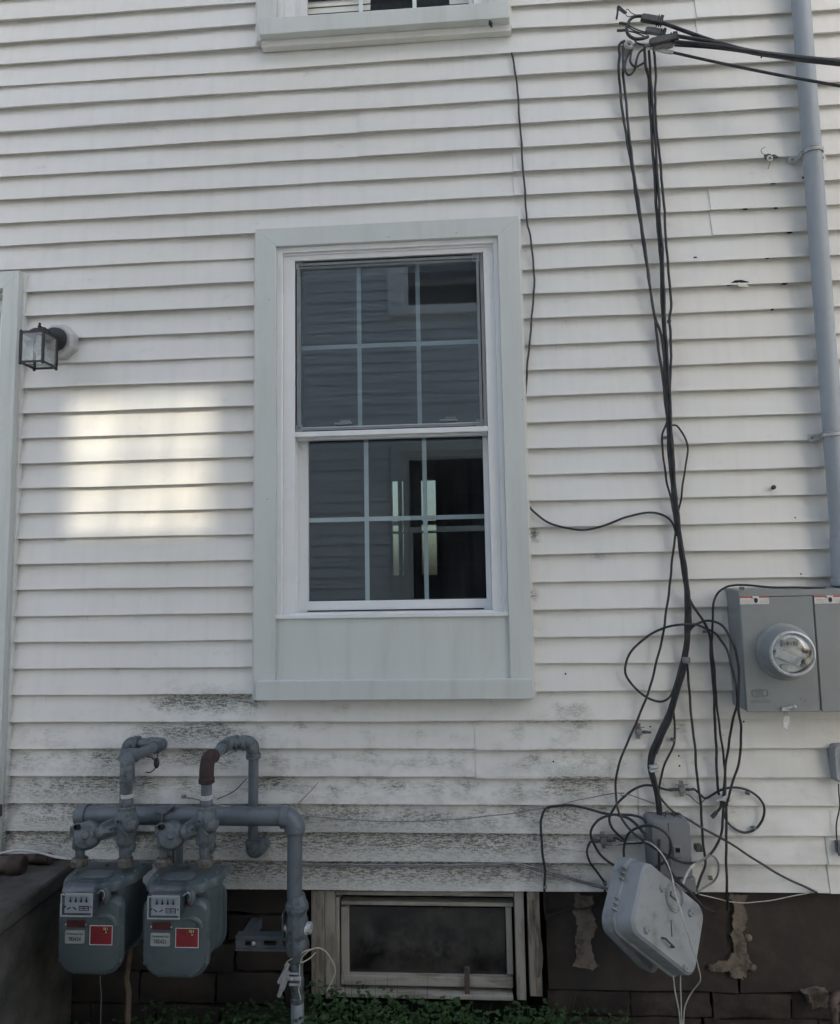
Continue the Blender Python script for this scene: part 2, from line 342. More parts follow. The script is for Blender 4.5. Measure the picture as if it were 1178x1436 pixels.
# ------------------------------------------------------------------ the house
house = empty('house', (0, 0, 0))
tag(house, 'white vinyl sided house wall with grey trimmed double-hung windows and dark foundation', 'house')
HX0, HX1, HTOP = -7.0, 7.0, 6.05
WIN = (-0.818, 0.232, 1.240, 3.098)            # casing outer of the main window
UWI = (-0.818, 0.222, 3.912, 5.560)
DOOR = (-2.95, -1.795, 0.60, 2.968)
CW = 0.083
def opening(w): return (w[0]+CW*0.6, w[1]-CW*0.6, w[2]+0.04, w[3]-CW*0.6)
OPEN = [opening(WIN), opening(UWI), opening(DOOR)]
# measured drift of the courses (left, middle, right), in millimetres
DRIFT = {1: (-6, 8, -6), 2: (-1, 6, -6), 4: (1, 4, -8), 5: (-3, 4, -8), 9: (-3, 4, -2), 10: (3, 6, 3), 13: (2, 4, 3), 14: (3, 7, 5), 16: (3, 0, 0), 24: (4, -4, -2),
         25: (2, -5, -3), 26: (2, -4, -2), 29: (-1, -4, -1), 30: (1, -3, 0), 31: (1, -4, 0), 34: (0, -2, 4), 35: (-1, 0, 8)}
def drift(i, x):
    l, mi, r = DRIFT.get(i, (0, 0, 0))
    x = max(-1.95, min(1.3, x))
    return (l+(mi-l)*(x+1.95)/2.2 if x < 0.25 else mi+(r-mi)*(x-0.25)/0.85)*0.001*0.8
def course(mb, x0, x1, z0, z1, zlo, zhi, idx, yb=0.0, sgn=1, seed=0, lift=0.0, cap=False):
    """one lapped course between heights z0..z1 (clipped to zlo..zhi); its butt edge stands proud"""
    DY, UN = (0.0180, 0.024) if sgn > 0 else (0.021, 0.030)
    n = max(2, int((x1-x0)/0.13)+1); rng = random.Random(seed)
    A, B, C = [], [], []
    for k in range(n+1):
        x = x0+(x1-x0)*k/n
        d = drift(idx, x) if sgn > 0 else 0
        wob = math.sin(x*3.1+seed)*0.0011+math.sin(x*7.7+seed*2.3)*0.0007+math.sin(x*17.3+seed*4.1)*0.0004
        yo = math.sin(x*2.3+seed*1.7)*0.0016+math.sin(x*9.1+seed*3.3)*0.0008
        lo = max(z0, zlo); hi = min(z1, zhi)
        zl = lo+((d+wob) if lo == z0 else 0); zh = hi+((d+wob)+0.016 if hi == z1 else 0)
        yl = DY*(lo-z0)/CH; yh = DY*(hi-z0)/CH+(0.0 if hi < z1 else DY*0.16)
        A.append((x, yb+sgn*(yl+yo-lift), zl)); B.append((x, yb+sgn*(yh+yo-lift), zh)); C.append((x, yb+sgn*(yl+UN+yo), zl+(0.011 if lo == z0 else 0.001)))
    b = len(mb.v); m_ = n+1
    mb.v += A+B+C
    for k in range(n):
        mb.f.append((b+k, b+k+1, b+m_+k+1, b+m_+k)); mb.f.append((b+2*m_+k, b+2*m_+k+1, b+k+1, b+k))
    if cap:
        q = len(mb.v); mb.v += [A[0], B[0], (B[0][0], B[0][1]+0.006, B[0][2]), (A[0][0], A[0][1]+0.006, A[0][2])]; mb.f.append((q, q+1, q+2, q+3))
    return mb
def panel_pieces(x0, x1, z0, z1):
    """x-range minus the openings; gives (xa, xb, zlo, zhi)"""
    out = []; xs = sorted({x0, x1, *[v for o in OPEN for v in o[:2] if x0 < v < x1]})
    for a, b in zip(xs, xs[1:]):
        cx = (a+b)/2; segs = [(z0, z1)]
        for o in OPEN:
            if o[0] < cx < o[1]:
                ns = []
                for lo, hi in segs:
                    if o[3] <= lo or o[2] >= hi: ns.append((lo, hi))
                    else:
                        if o[2] > lo+1e-4: ns.append((lo, o[2]))
                        if o[3] < hi-1e-4: ns.append((o[3], hi))
                segs = ns
        for lo, hi in segs: out.append((a, b, lo, hi))
    return out
SEAMS = {0: [P(1163, 1230).x], 1: [P(896, 1130).x], 2: [P(667, 1050).x], 3: [-3.4], 4: [2.4], 12: [P(997, 297).x], 13: [P(720, 240).x], 14: [P(503, 160).x], 16: [P(977, 25).x]}
nrow = int((HTOP-ZB)/(2*CH))+1
rng = random.Random(3)
for r_ in range(nrow):
    z0 = ZB+r_*2*CH
    sm = [HX0]+sorted(SEAMS.get(r_, [rng.choice((-4.6, -3.9, -2.9, 1.75, 2.6, 3.4))]))+[HX1]
    for si, (xa, xb) in enumerate(zip(sm, sm[1:])):
        groups = []       # runs of touching pieces become one panel each
        both = [(c, p) for c in (0, 1) for p in panel_pieces(xa, xb, z0+c*CH, z0+(c+1)*CH)]
        both.sort(key=lambda t: t[1][0])
        for c, p in both:
            for gset in groups:
                if any(abs(q[0]-p[0]) < 1e-6 or abs(q[1]-p[0]) < 1e-6 for _, q in gset): gset.append((c, p)); break
            else: groups.append([(c, p)])
        for gset in groups:
            mb = MB()
            for c, p in gset:
                idx = 35-(2*r_+c)
                course(mb, p[0], p[1]-(0.0 if p[1] < xb or xb == HX1 else -0.012), z0+c*CH-(0.0035 if r_ == 2 and si else 0), z0+(c+1)*CH, p[2]-(0.0035 if r_ == 2 and si else 0), p[3], idx, seed=2*r_+c, lift=0.0040*si, cap=(si > 0 and p[0] == xa))
            mb.build('siding_panel', siding, house, flat=True)
# sheathing behind the siding, round the openings
def slabs(mb, y0, y1, x0, x1, z0, z1, opens):
    xs = sorted({x0, x1, *[v for o in opens for v in o[:2]]})
    for a, b in zip(xs, xs[1:]):
        cx = (a+b)/2; cuts = sorted([(o[2], o[3]) for o in opens if o[0] < cx < o[1]]); lo = z0
        for c0, c1 in cuts:
            if c0 > lo: mb.box((a, y0, lo), (b, y1, c0))
            lo = c1
        if z1 > lo: mb.box((a, y0, lo), (b, y1, z1))
    return mb
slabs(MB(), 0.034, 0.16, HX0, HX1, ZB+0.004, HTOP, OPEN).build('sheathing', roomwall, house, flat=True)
# room behind the window, with a tall twin window in its far wall
RY = 4.2
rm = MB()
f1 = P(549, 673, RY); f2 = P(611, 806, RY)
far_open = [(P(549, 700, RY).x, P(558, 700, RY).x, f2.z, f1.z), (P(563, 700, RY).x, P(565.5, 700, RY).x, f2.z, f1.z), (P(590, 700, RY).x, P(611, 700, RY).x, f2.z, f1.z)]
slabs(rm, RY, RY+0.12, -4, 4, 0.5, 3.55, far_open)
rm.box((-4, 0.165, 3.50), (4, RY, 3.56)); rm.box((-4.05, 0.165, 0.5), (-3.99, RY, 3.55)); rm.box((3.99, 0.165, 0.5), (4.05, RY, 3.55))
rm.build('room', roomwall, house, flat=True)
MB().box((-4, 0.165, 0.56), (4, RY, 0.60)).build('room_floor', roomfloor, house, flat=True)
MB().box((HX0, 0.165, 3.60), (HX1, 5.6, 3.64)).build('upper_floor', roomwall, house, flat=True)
for o in far_open:
    zm = (o[2]+o[3])/2
    for zz, h_ in ((zm+0.04, 0.02), (zm-0.05, 0.012), (zm+0.5, 0.008), (zm-0.55, 0.008)):
        MB().box((o[0]-0.01, RY+0.02, zz-h_), (o[1]+0.01, RY+0.06, zz+h_)).build('far_sash_bar', roomtrim, house, flat=True)
slatg = glass_mat('dimming_far_glass', (0.66, 0.66, 0.58), 1.5)  # even tint put in to dim the daylight through the far slits
for o in far_open: MB().box((o[0]-0.005, RY+0.07, o[2]-0.005), (o[1]+0.005, RY+0.074, o[3]+0.005)).build('far_pane', slatg, house, flat=True)
# gable shell so that no daylight leaks in
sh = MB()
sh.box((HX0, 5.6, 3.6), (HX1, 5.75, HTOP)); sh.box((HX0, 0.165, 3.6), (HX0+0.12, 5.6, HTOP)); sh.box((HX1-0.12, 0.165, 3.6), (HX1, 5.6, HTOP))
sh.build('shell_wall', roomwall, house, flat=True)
rf = MB(); rf.prism([(HX0-0.2, -0.25, HTOP), (HX0-0.2, 6.0, HTOP), (HX0-0.2, 2.9, HTOP+0.9)], (HX1-HX0+0.4, 0, 0)); rf.build('roof', roofm, house, flat=True)

def build_window(parent, name, w, sill_h, apron_h, yb=0.0, sgn=1, gl=None, screen=True, trim=None, frame=None, label=None, sash_h=None, seethrough=False):
    """double-hung window; w is the casing outline (x0,x1,z0,z1)"""
    trim = trim or alu; frame = frame or vinylw; gl = gl or glass
    root = empty(name, (0, 0, 0), parent)
    if label: root['label'] = label
    Y = lambda d: yb+sgn*d
    x0, x1, z0, z1 = w
    zi = z0+sill_h+apron_h
    inn = (x0+CW, x1-CW, zi, z1-0.076)
    outer = (x0, x1, z0, z1)
    casin = (x0+CW, x1-CW, z0, z1-0.076)
    for q in (1, 2, 3):       # right, top, left boards, mitred at the top
        o2 = (x0, x1, z0, z1); mb = MB()
        if q == 2: mb.side(o2, casin, Y(-0.022), Y(0.034), 2)
        elif q == 1: mb.prism([(x1, Y(-0.0225), z0), (x1, Y(-0.0225), z1), (casin[1], Y(-0.0225), casin[3]), (casin[1], Y(-0.0225), z0)], (0, sgn*0.0565, 0))
        else: mb.prism([(x0, Y(-0.0225), z0), (x0, Y(-0.0225), z1), (casin[0], Y(-0.0225), casin[3]), (casin[0], Y(-0.0225), z0)], (0, sgn*0.0565, 0))
        mb.build('casing_board', trim, root, bevel=0.0015)
    MB().box((x0+0.017, Y(-0.050), z0+0.002), (x1-0.004, Y(0.02), z0+sill_h)).build('sill_board', trim, root, bevel=0.0025)
    if apron_h > 0.02:
        MB().prism([(casin[0]-0.004, Y(-0.014), z0+sill_h-0.004), (casin[0]-0.004, Y(0.01), z0+sill_h-0.004), (casin[0]-0.004, Y(0.01), zi), (casin[0]-0.004, Y(-0.008), zi)], (casin[1]-casin[0]+0.008, 0, 0)).build('apron_panel', trim, root, bevel=0.0015)
        MB().box((casin[0], Y(-0.018), zi-0.004), (casin[1], Y(0.02), zi+0.010)).build('apron_cap', frame, root, bevel=0.001)
    a = inn
    def inset(r_, k, kb=None): return (r_[0]+k, r_[1]-k, r_[2]+(k if kb is None else kb), r_[3]-k)
    def lr(l, r_, b_, t_): return (a[0]+l, a[1]-r_, a[2]+b_, a[3]-t_)
    b1 = lr(0.021, 0.018, 0.008, 0.021); b2 = lr(0.068, 0.058, 0.016, 0.050); b3 = lr(0.075, 0.060, 0.022, 0.072)
    MB().ring(a, b1, Y(-0.006), Y(0.12)).build('outer_stop', frame, root, bevel=0.001)
    MB().ring(b1, b2, Y(0.010), Y(0.12)).build('jamb_frame', frame, root, bevel=0.0015)
    MB().ring(b2, (b3[0], b3[1], b3[2], b3[3]), Y(0.064), Y(0.12)).build('sash_track', frame, root, bevel=0.001)
    MB().box((b1[0], Y(0.004), a[3]-0.030), (b1[1], Y(0.030), a[3]-0.021)).build('head_stop', frame, root, bevel=0.001)
    zm = b3[2]+(b3[3]-b3[2])*0.500
    # lower sash (inner), upper sash (outer)
    for kind, so_, yy in (('lower_sash', (b3[0], b3[1], b3[2], zm+0.018), 0.066), ('upper_sash', (b2[0]+0.0015, b2[1]-0.0015, zm-0.018, b2[3]-0.0015), 0.0335)):
        low = kind == 'lower_sash'
        si = (so_[0]+(0.032 if low else 0.014), so_[1]-(0.018 if low else 0.026), so_[2]+(0.036 if low else 0.052), so_[3]-(0.030 if low else 0.019))
        MB().ring(so_, si, Y(yy), Y(yy+0.026)).build(kind, frame, root, bevel=0.0015)
        MB().add([(si[0]-0.004, Y(yy+0.012), si[2]-0.004), (si[1]+0.004, Y(yy+0.012), si[2]-0.004), (si[1]+0.004, Y(yy+0.012), si[3]+0.004), (si[0]-0.004, Y(yy+0.012), si[3]+0.004)], [(0, 1, 2, 3)]).build('pane', lowglass if (low and gl is glass) else gl, root, flat=True)
        mw = 0.0085 if sgn > 0 else 0.003
        bars = [((si[0]+(si[1]-si[0])*t), None) for t in (0.333, 0.667)]
        hw = (si[2]+si[3])/2
        for bx, _ in bars:
            if seethrough and low and abs(bx) < 90 and bx > 100: continue
            MB().box((bx-mw, Y(yy+0.0155), si[2]-0.002), (bx+mw, Y(yy+0.0195), si[3]+0.002)).build('muntin', muntin, root, flat=True)
        MB().box((si[0]-0.002, Y(yy+0.0158), hw-mw), (si[1]+0.002, Y(yy+0.0192), hw+mw)).build('muntin', muntin, root, flat=True)
        if low: MB().box((so_[0]+0.03, Y(yy-0.006), so_[2]-0.0035), (so_[1]-0.03, Y(yy+0.02), so_[2]+0.0005)).build('weather_strip', blackhole, root, flat=True)
    if screen:
        MB().box((b2[0]-0.002, Y(0.006), zm-0.010), (b2[1]+0.002, Y(0.064), zm+0.0105)).build('meeting_rail', frame, root, bevel=0.002)
        s0 = (b2[0]+0.004, b2[1]-0.016, zm+0.014, b2[3]-0.006); s1 = inset(s0, 0.013)
        MB().ring(inset(s0, -0.0022), inset(s0, 0.0018), Y(0.0165), Y(0.030)).build('screen_gasket', blackhole, root, flat=True)
        MB().ring(s0, s1, Y(0.018), Y(0.028)).build('screen_frame', MATS['screen_frame'], root, bevel=0.001)
        for cx_, cz_ in ((s0[0], s0[2]), (s0[1], s0[2]), (s0[0], s0[3]), (s0[1], s0[3])):
            dx = 0.024 if cx_ == s0[0] else -0.027; dz = 0.024 if cz_ == s0[2] else -0.027
            k = MB(); k.ring((min(cx_, cx_+dx), max(cx_, cx_+dx), min(cz_, cz_+dz), max(cz_, cz_+dz)), (min(cx_, cx_+dx)+0.0025, max(cx_, cx_+dx)-0.0025, min(cz_, cz_+dz)+0.0025, max(cz_, cz_+dz)-0.0025), Y(0.0150), Y(0.0178))
            k.build('corner_key', MATS['corner_key'], root, flat=True)
        MB().box((s1[0]-0.002, Y(0.0225), s1[2]-0.002), (s1[1]+0.002, Y(0.0232), s1[3]+0.002)).build('screen_mesh', screenm, root, flat=True)
        for t in (0.24, 0.80):
            lx = b3[0]+(b3[1]-b3[0])*t; k = MB()
            k.box((lx-0.035, Y(0.034), zm+0.040), (lx+0.035, Y(0.062), zm+0.050)); k.box((lx-0.012, Y(0.036), zm+0.0505), (lx+0.03, Y(0.050), zm+0.058))
            k.build('sash_lock', MATS['corner_key'], root, bevel=0.002)
    return root
simple('corner_key', (0.30, 0.325, 0.335), 0.5, 0, (0.26, 0.28, 0.29), 20)
simple('screen_frame', (0.20, 0.225, 0.235), 0.5, 0, (0.17, 0.19, 0.20), 20)
win = build_window(house, 'window', WIN, 0.074, 0.232, label='ground floor double-hung window with six-lite sashes and deep grey apron')
upglass = glass_mat('clear_upper_glass', (0.90, 0.92, 0.92), 1.6)
uwin = build_window(house, 'window', UWI, 0.074, 0.0, gl=upglass, label='upper window of which only the grey sill and sash foot show')
for q_ in ((403, 943), (411, 954), (706, 940), (375, 700), (733, 560), (377, 420), (545, 332), (640, 326)):
    c = P(q_[0], q_[1], -0.024 if q_[1] < 930 or q_[1] == 954 else -0.013); MB().ball(c+Vector((0, 0.0015, 0)), 0.0028, 5, (1, 0.7, 1)).build('nail_head', MATS['corner_key'], win)
reflslatm = simple('cream_reflection', (0.80, 0.77, 0.69), 0.6, 0, (0.72, 0.69, 0.62), 6)  # cream slats stand in for sunlit siding reflected in the upper glass
for xa_, xb_ in ((-0.64, -0.36), (-0.02, 0.10)):
    for k in range(9):
        zz = 4.0+k*0.034; MB().boxm(((xa_+xb_)/2, 0.105+(0.004 if k % 2 else 0), zz), ((xb_-xa_)/2, 0, 0), (0, 0.005, 0.0166), (0, -0.0008, 0.0003)).build('reflection_slat', reflslatm, uwin, flat=True)
# little lip under the upper sill, a hook on it
MB().box((UWI[0]+0.017, -0.018, UWI[2]-0.028), (UWI[1]+0.006, 0.012, UWI[2]+0.0015)).build('drip_lip', siding, uwin, bevel=0.001)
hk = MB(); c = P(688, 36, -0.051); hk.tube(smooth_path([c+Vector((0, 0.004, 0.012)), c+Vector((-0.004, -0.012, 0.010)), c+Vector((0, -0.018, -0.004)), c+Vector((0.004, -0.010, -0.016))]), 0.0045); hk.ball(c+Vector((0, -0.004, 0.006)), 0.009, 6)
hk.build('sill_hook', blackmet, uwin)
# ---- door at the left edge
door = empty('door', (0, 0, 0), house); door['label'] = 'grey trimmed doorway at the left edge of the picture'
dx0, dx1, dz0, dz1 = DOOR
dci = (dx0+0.072, dx1-0.072, dz0, dz1-0.072)
for q in (1, 2, 3):
    mb = MB()
    if q == 2: mb.side((dx0, dx1, dz0, dz1), dci, -0.028, 0.034, 2)
    elif q == 1: mb.prism([(dx1, -0.0285, dz0), (dx1, -0.0285, dz1), (dci[1], -0.0285, dci[3]), (dci[1], -0.0285, dz0)], (0, 0.0625, 0))
    else: mb.prism([(dx0, -0.0285, dz0), (dx0, -0.0285, dz1), (dci[0], -0.0285, dci[3]), (dci[0], -0.0285, dz0)], (0, 0.0625, 0))
    mb.build('casing_board', alu, door, bevel=0.0015)
MB().box((dx1-0.020, -0.0345, dz0), (dx1-0.001, -0.0287, dz1-0.002)).build('edge_bead', alu, door, bevel=0.002)
MB().ring((dci[0]-0.02, dci[1]+0.02, dz0, dci[3]+0.02), (dci[0]+0.012, dci[1]-0.012, dz0, dci[3]-0.012), 0.006, 0.16).build('door_jamb', alu, door, bevel=0.001)
dd = MB(); dd.ring((dci[0]+0.014, dci[1]-0.014, dz0+0.03, dci[3]-0.014), (dci[0]+0.06, dci[1]-0.06, dz0+0.2, dci[3]-0.07), 0.05, 0.09)
dd.build('door_leaf', vinylw, door, bevel=0.002)
MB().box((dci[0]+0.055, 0.066, dz0+0.195), (dci[1]-0.055, 0.070, dci[3]-0.065)).build('pane', glass, door, flat=True)
hg = P(2, 1136, -0.03); MB().box((hg.x-0.03, -0.046, hg.z-0.022), (hg.x+0.004, -0.0292, hg.z+0.022)).build('strike_plate', brownrust, door, bevel=0.002)

for nm, w_ in ((win, WIN), (uwin, UWI), (door, DOOR)):
    for xx, sg_ in ((w_[0], -1), (w_[1], 1)):
        MB().box((xx+sg_*0.0004, -0.011, w_[2]+0.001), (xx+sg_*0.009, 0.030, w_[3]-0.001)).build('channel_strip', siding, nm, flat=True)
# ---- foundation
FX0 = -1.50
fnd = empty('foundation', (0, 0, 0), house)
BWX0, BWX1 = P(437, 1300, 0.03).x, P(762, 1300, 0.03).x
BWZ0, BWZ1 = 0.10, ZB+0.02
slabs(MB(), 0.120, 0.45, HX0, HX1, -0.3, ZB+0.003, [(BWX0, BWX1, BWZ0, ZB+0.01)]).build('foundation_core', blackhole, fnd, flat=True)
MB().box((HX0, 0.018, ZB-0.001), (HX1, 0.12, ZB+0.0035)).build('sill_plate', blackhole, fnd, flat=True)
def stones(x0, x1, rows, mat_, wlo, whi, y0, rough=0.006, seed=1):
    rg = random.Random(seed)
    for (za, zb_) in rows:
        x = x0-rg.random()*0.1
        while x < x1:
            w_ = rg.uniform(wlo, whi); xe = min(x+w_, x1)
            if xe-x > 0.03:
                g_ = 0.0035; y = y0+rg.uniform(-rough, rough)
                nx, nz = 4, 3; vs_ = []; fs = []
                for j in range(nz+1):
                    for i in range(nx+1):
                        ed = i in (0, nx) or j in (0, nz)
                        vs_.append((max(x0, x+g_)+(xe-g_-max(x0, x+g_))*i/nx+rg.uniform(-1, 1)*0.004, y+(0.006 if ed else 0)+rg.uniform(-1, 1)*0.004, za+g_+(zb_-za-2*g_)*j/nz+rg.uniform(-1, 1)*0.004))
                for j in range(nz):
                    for i in range(nx): q = j*(nx+1)+i; fs.append((q, q+1, q+nx+2, q+nx+1))
                n0 = len(vs_)
                per = list(range(nx+1))+[(nx+1)*j+nx for j in range(1, nz+1)]+[(nx+1)*nz+i for i in range(nx-1, -1, -1)]+[(nx+1)*j for j in range(nz-1, 0, -1)]
                for q in per: vs_.append((vs_[q][0], y0+0.07, vs_[q][2]))
                for k in range(len(per)): fs.append((per[k], n0+k, n0+(k+1) % len(per), per[(k+1) % len(per)]))
                mb = MB(); mb.add(vs_, fs); mb.build('foundation_stone', mat_, fnd, sharp=50)
            x = xe
stones(BWX1+0.012, 3.2, [(-0.05, 0.10), (0.102, 0.19)], stone, 0.22, 0.42, 0.052, seed=4)
stones(BWX1+0.012, 3.2, [(0.192, ZB-0.004)], dark_coat, 0.62, 0.9, 0.046, 0.004, seed=9)
stones(-3.0, BWX0-0.012, [(-0.05, 0.10), (0.103, 0.22), (0.223, 0.33), (0.333, 0.43), (0.433, ZB-0.004)], dark_coat, 0.20, 0.32, 0.060, seed=5)
def patch(pts, y, th, name='mortar_patch', mat_=None):
    rg = random.Random(len(pts)); poly = []
    wp = [P(a, b, y) for a, b in pts]
    for i, p in enumerate(wp):
        q = wp[(i+1) % len(wp)]
        for k in range(5):
            t = k/5; v = p.lerp(q, t); v = v+Vector((rg.uniform(-1, 1), 0, rg.uniform(-1, 1)))*0.0065; poly.append(v)
    mb = MB(); mb.prism(poly, (0, th, 0)); return mb.build(name, mat_ or mortar, fnd, bevel=0.0015)
patch([(806, 1254), (832, 1254), (831, 1285), (838, 1300), (829, 1318), (833, 1340), (840, 1356), (828, 1361), (803, 1357), (811, 1342), (808, 1320), (812, 1300), (805, 1280)], 0.036, 0.03)
patch([(1024, 1254), (1048, 1254), (1044, 1275), (1049, 1292), (1043, 1310), (1047, 1330), (1053, 1350), (1048, 1370), (1036, 1374), (1024, 1366), (1020, 1362), (994, 1361), (993, 1352), (1018, 1349), (1029, 1334), (1026, 1310), (1029, 1285)], 0.036, 0.03)
for px, py, r_ in ((1049, 1315, 5), (1055, 1357, 5), (1040, 1352, 4)):
    c = P(px, py, 0.04); MB().ball(c, r_*0.0026, 5, (1.2, 0.5, 1)).build('mortar_patch', mortar, fnd)
patch([(1128, 1392), (1162, 1390), (1168, 1412), (1139, 1413)], 0.02, 0.04, 'loose_stone', mortar)

# ---- basement window
bw = empty('basement_window', (0, 0, 0), house); bw['label'] = 'weathered wooden basement window under the siding'
def wb(x0, y0, x1, y1, d0, d1, name, mt, bev=0.002):
    a = P(x0, y0, d0); b = P(x1, y1, d0)
    return MB().box((a.x, d0, a.z), (b.x, d1, b.z)).build(name, mt, bw, bevel=bev)
zt = 1249
wb(436, zt, 455, 1396, 0.012, 0.12, 'post', woodw, 0.003)
wb(739, zt, 761, 1398, 0.012, 0.12, 'post', woodw, 0.003)
wb(455.5, zt, 470, 1401, 0.020, 0.12, 'frame_stile', woodg)
wb(721, zt, 738.5, 1403, 0.020, 0.12, 'frame_stile', woodg)
wb(470.5, zt, 720.5, 1258, 0.021, 0.12, 'frame_head', woodh)
wb(471, 1258.5, 476, 1392, 0.036, 0.12, 'stop_bead', woodg, 0.001)
wb(471, 1392, 720, 1404, 0.024, 0.12, 'frame_sill', woodh, 0.003)
wb(478, 1263.5, 720, 1272, 0.048, 0.09, 'sash_rail', woodh)
wb(478, 1272.5, 489, 1367, 0.048, 0.09, 'sash_stile', woodg)
wb(709, 1272.5, 720, 1367, 0.048, 0.09, 'sash_stile', woodg)
wb(478, 1367.5, 720, 1386, 0.044, 0.09, 'sash_rail', woodh, 0.003)
wb(488, 1271, 710, 1369, 0.068, 0.072, 'pane', oldglass, 0)
st_ = P(655, 1375, 0.03); MB().box((st_.x-0.009, 0.030, st_.z-0.05), (st_.x+0.009, 0.040, st_.z+0.045)).build('splinter', brownrust, bw, bevel=0.002)
MB().box((BWX0, 0.30, 0.05), (BWX1, 0.34, 0.6)).build('backing', blackhole, bw, flat=True)
rt = MB(); rt.tube(smooth_path([P(747, 1262, 0.008), P(750, 1290, 0.006), P(757, 1315, 0.004), P(760, 1345, 0.006), P(756, 1370, 0.008)]), 0.0045)
rt.build('dead_vine', mothball, bw)

# ---- scars in the siding
def scar(pts, y, mat_=blackhole, th=0.0012, name='siding_tear'):
    return MB().prism([P(a, b, y) for a, b in pts], (0, th, 0)).build(name, mat_, house, flat=True)
scar([(1018, 398.5), (1024, 397), (1031, 393), (1040, 392.5), (1050, 395), (1050.5, 399), (1044, 398), (1036, 396), (1028, 400), (1020, 401)], -0.001)
scar([(1034, 397), (1043, 398), (1048, 399), (1050, 402), (1036, 402)], -0.004, siding)
scar([(1019, 392.5), (1023, 393.5), (1026, 392.5), (1026, 394), (1020, 394.5)], 0.004, th=0.002)
for a, b, w_ in ((1084, 257, 8), (1045, 293, 9), (1088, 291.5, 7), (1107, 326, 10), (1076, 362, 7), (1100, 398, 11), (1083, 434, 6), (975, 361, 6)):
    scar([(a-w_/2, b+0.6), (a-w_/4, b-1.1), (a+w_/4, b-1.2), (a+w_/2, b+0.4), (a, b+1.6)], -0.0016)
for a, b in ((793, 945), (796, 964), (801, 965), (830, 963), (776, 1068), (952, 1060), (953, 1074), (912, 1019), (1043, 1012), (720, 998), (1057, 321), (1115, 726), (1085, 769), (1123, 805)):
    q = P(a, b, 0.003); MB().ball(q, 0.0035, 4, (1, 0.6, 1)).build('nail_hole', blackhole, house)

# ------------------------------------------------------------------ neighbour house across the alley (behind the camera)
nb = empty('neighbour_house', (0, -NW, 0))
tag(nb, 'pale grey sided neighbouring house mirrored in the window glass', 'house')
NTOP = 8.1; NX0, NX1 = -3.1, 4.1
NLW = (-0.70, 0.34, 1.18, 2.965); NUW = (-0.70, 0.34, 4.190, 5.83)
nopen = [opening(NLW), opening(NUW)]
for k in range(int((NTOP-0.5)/CH)+1):
    z0 = 0.5+k*CH; sv = OPEN; OPEN = nopen
    pcs = panel_pieces(NX0, NX1, z0, z0+CH); OPEN = sv
    runs = []
    for p in pcs:
        if runs and abs(runs[-1][-1][1]-p[0]) < 1e-6: runs[-1].append(p)
        else: runs.append([p])
    for run in runs:
        mb = MB()
        for p in run: course(mb, p[0], p[1], z0, z0+CH, p[2], p[3], 99, yb=-NW, sgn=-1, seed=k)
        mb.build('siding_course', nsiding, nb, flat=True)
slabs(MB(), -NW-0.16, -NW-0.034, NX0, NX1, 0, NTOP, nopen).build('sheathing', roomwall, nb, flat=True)
MB().box((NX0, -NW-0.6, -0.2), (NX1, -NW-0.0345, 0.5)).build('foundation', concrete, nb, flat=True)
whitetrim = simple('white_painted_trim', (0.86, 0.86, 0.84), 0.5, 0, (0.74, 0.74, 0.72), 6)
build_window(nb, 'window', NLW, 0.074, 0.20, yb=-NW, sgn=-1, gl=nglass, screen=False, trim=alu, frame=alu)
build_window(nb, 'window', NUW, 0.074, 0.0, yb=-NW, sgn=-1, gl=nglass, screen=False, trim=whitetrim, frame=whitetrim)
for a_, b_ in ((-0.62, -0.30), (-0.24, 0.02), (0.06, 0.30)):  # drapes added to lift the black of the mirrored lower window
    cu_ = MB(); xs_ = [a_+(b_-a_)*k/16 for k in range(17)]
    cu_.loft([[(x_, -NW-0.26+0.02*math.sin(x_*60), 1.2) for x_ in xs_], [(x_, -NW-0.26+0.02*math.sin(x_*60), 2.92) for x_ in xs_]], cap=False, closed=False); cu_.build('fill_drape', simple('fill_drape_cloth', (0.40, 0.43, 0.50), 0.9, 0, (0.30, 0.32, 0.37), 6), nb)
ND = 2.6                                   # depth of the house; opening added in its unseen rear wall to shape the sun patch
k_ = ND/NW; pc = Vector((-0.18, -NW, 4.60))-SUNDIR/SUNDIR.y*ND     # centre of the far opening
fo = (pc.x-0.31, pc.x+0.315, pc.z-0.42, pc.z+0.335)
slabs(MB(), -NW-ND-0.12, -NW-ND, NX0, NX1, 0, NTOP, [fo]).build('rear_wall', roomwall, nb, flat=True)
MB().ring((fo[0]-0.06, fo[1]+0.06, fo[2]-0.06, fo[3]+0.06), fo, -NW-ND-0.14, -NW-ND+0.02).build('sun_gap_frame', vinylw, nb)
ew = MB(); ew.box((NX0-0.05, -NW-ND-0.12, 0), (NX0-0.001, -NW-0.0, NTOP)); ew.box((NX1+0.001, -NW-ND-0.12, 0), (NX1+0.05, -NW-0.0, NTOP)); ew.build('end_wall', nsiding, nb, flat=True)
MB().box((NX0, -NW-ND, 3.75), (NX1, -NW-0.165, 3.80)).build('upper_floor', roomfloor, nb, flat=True)
MB().prism([(NX0-0.2, -NW+0.2, NTOP), (NX0-0.2, -NW-ND-0.25, NTOP), (NX0-0.2, -NW-ND/2, NTOP+0.25)], (NX1-NX0+0.4, 0, 0)).build('roof', roofm, nb, flat=True)

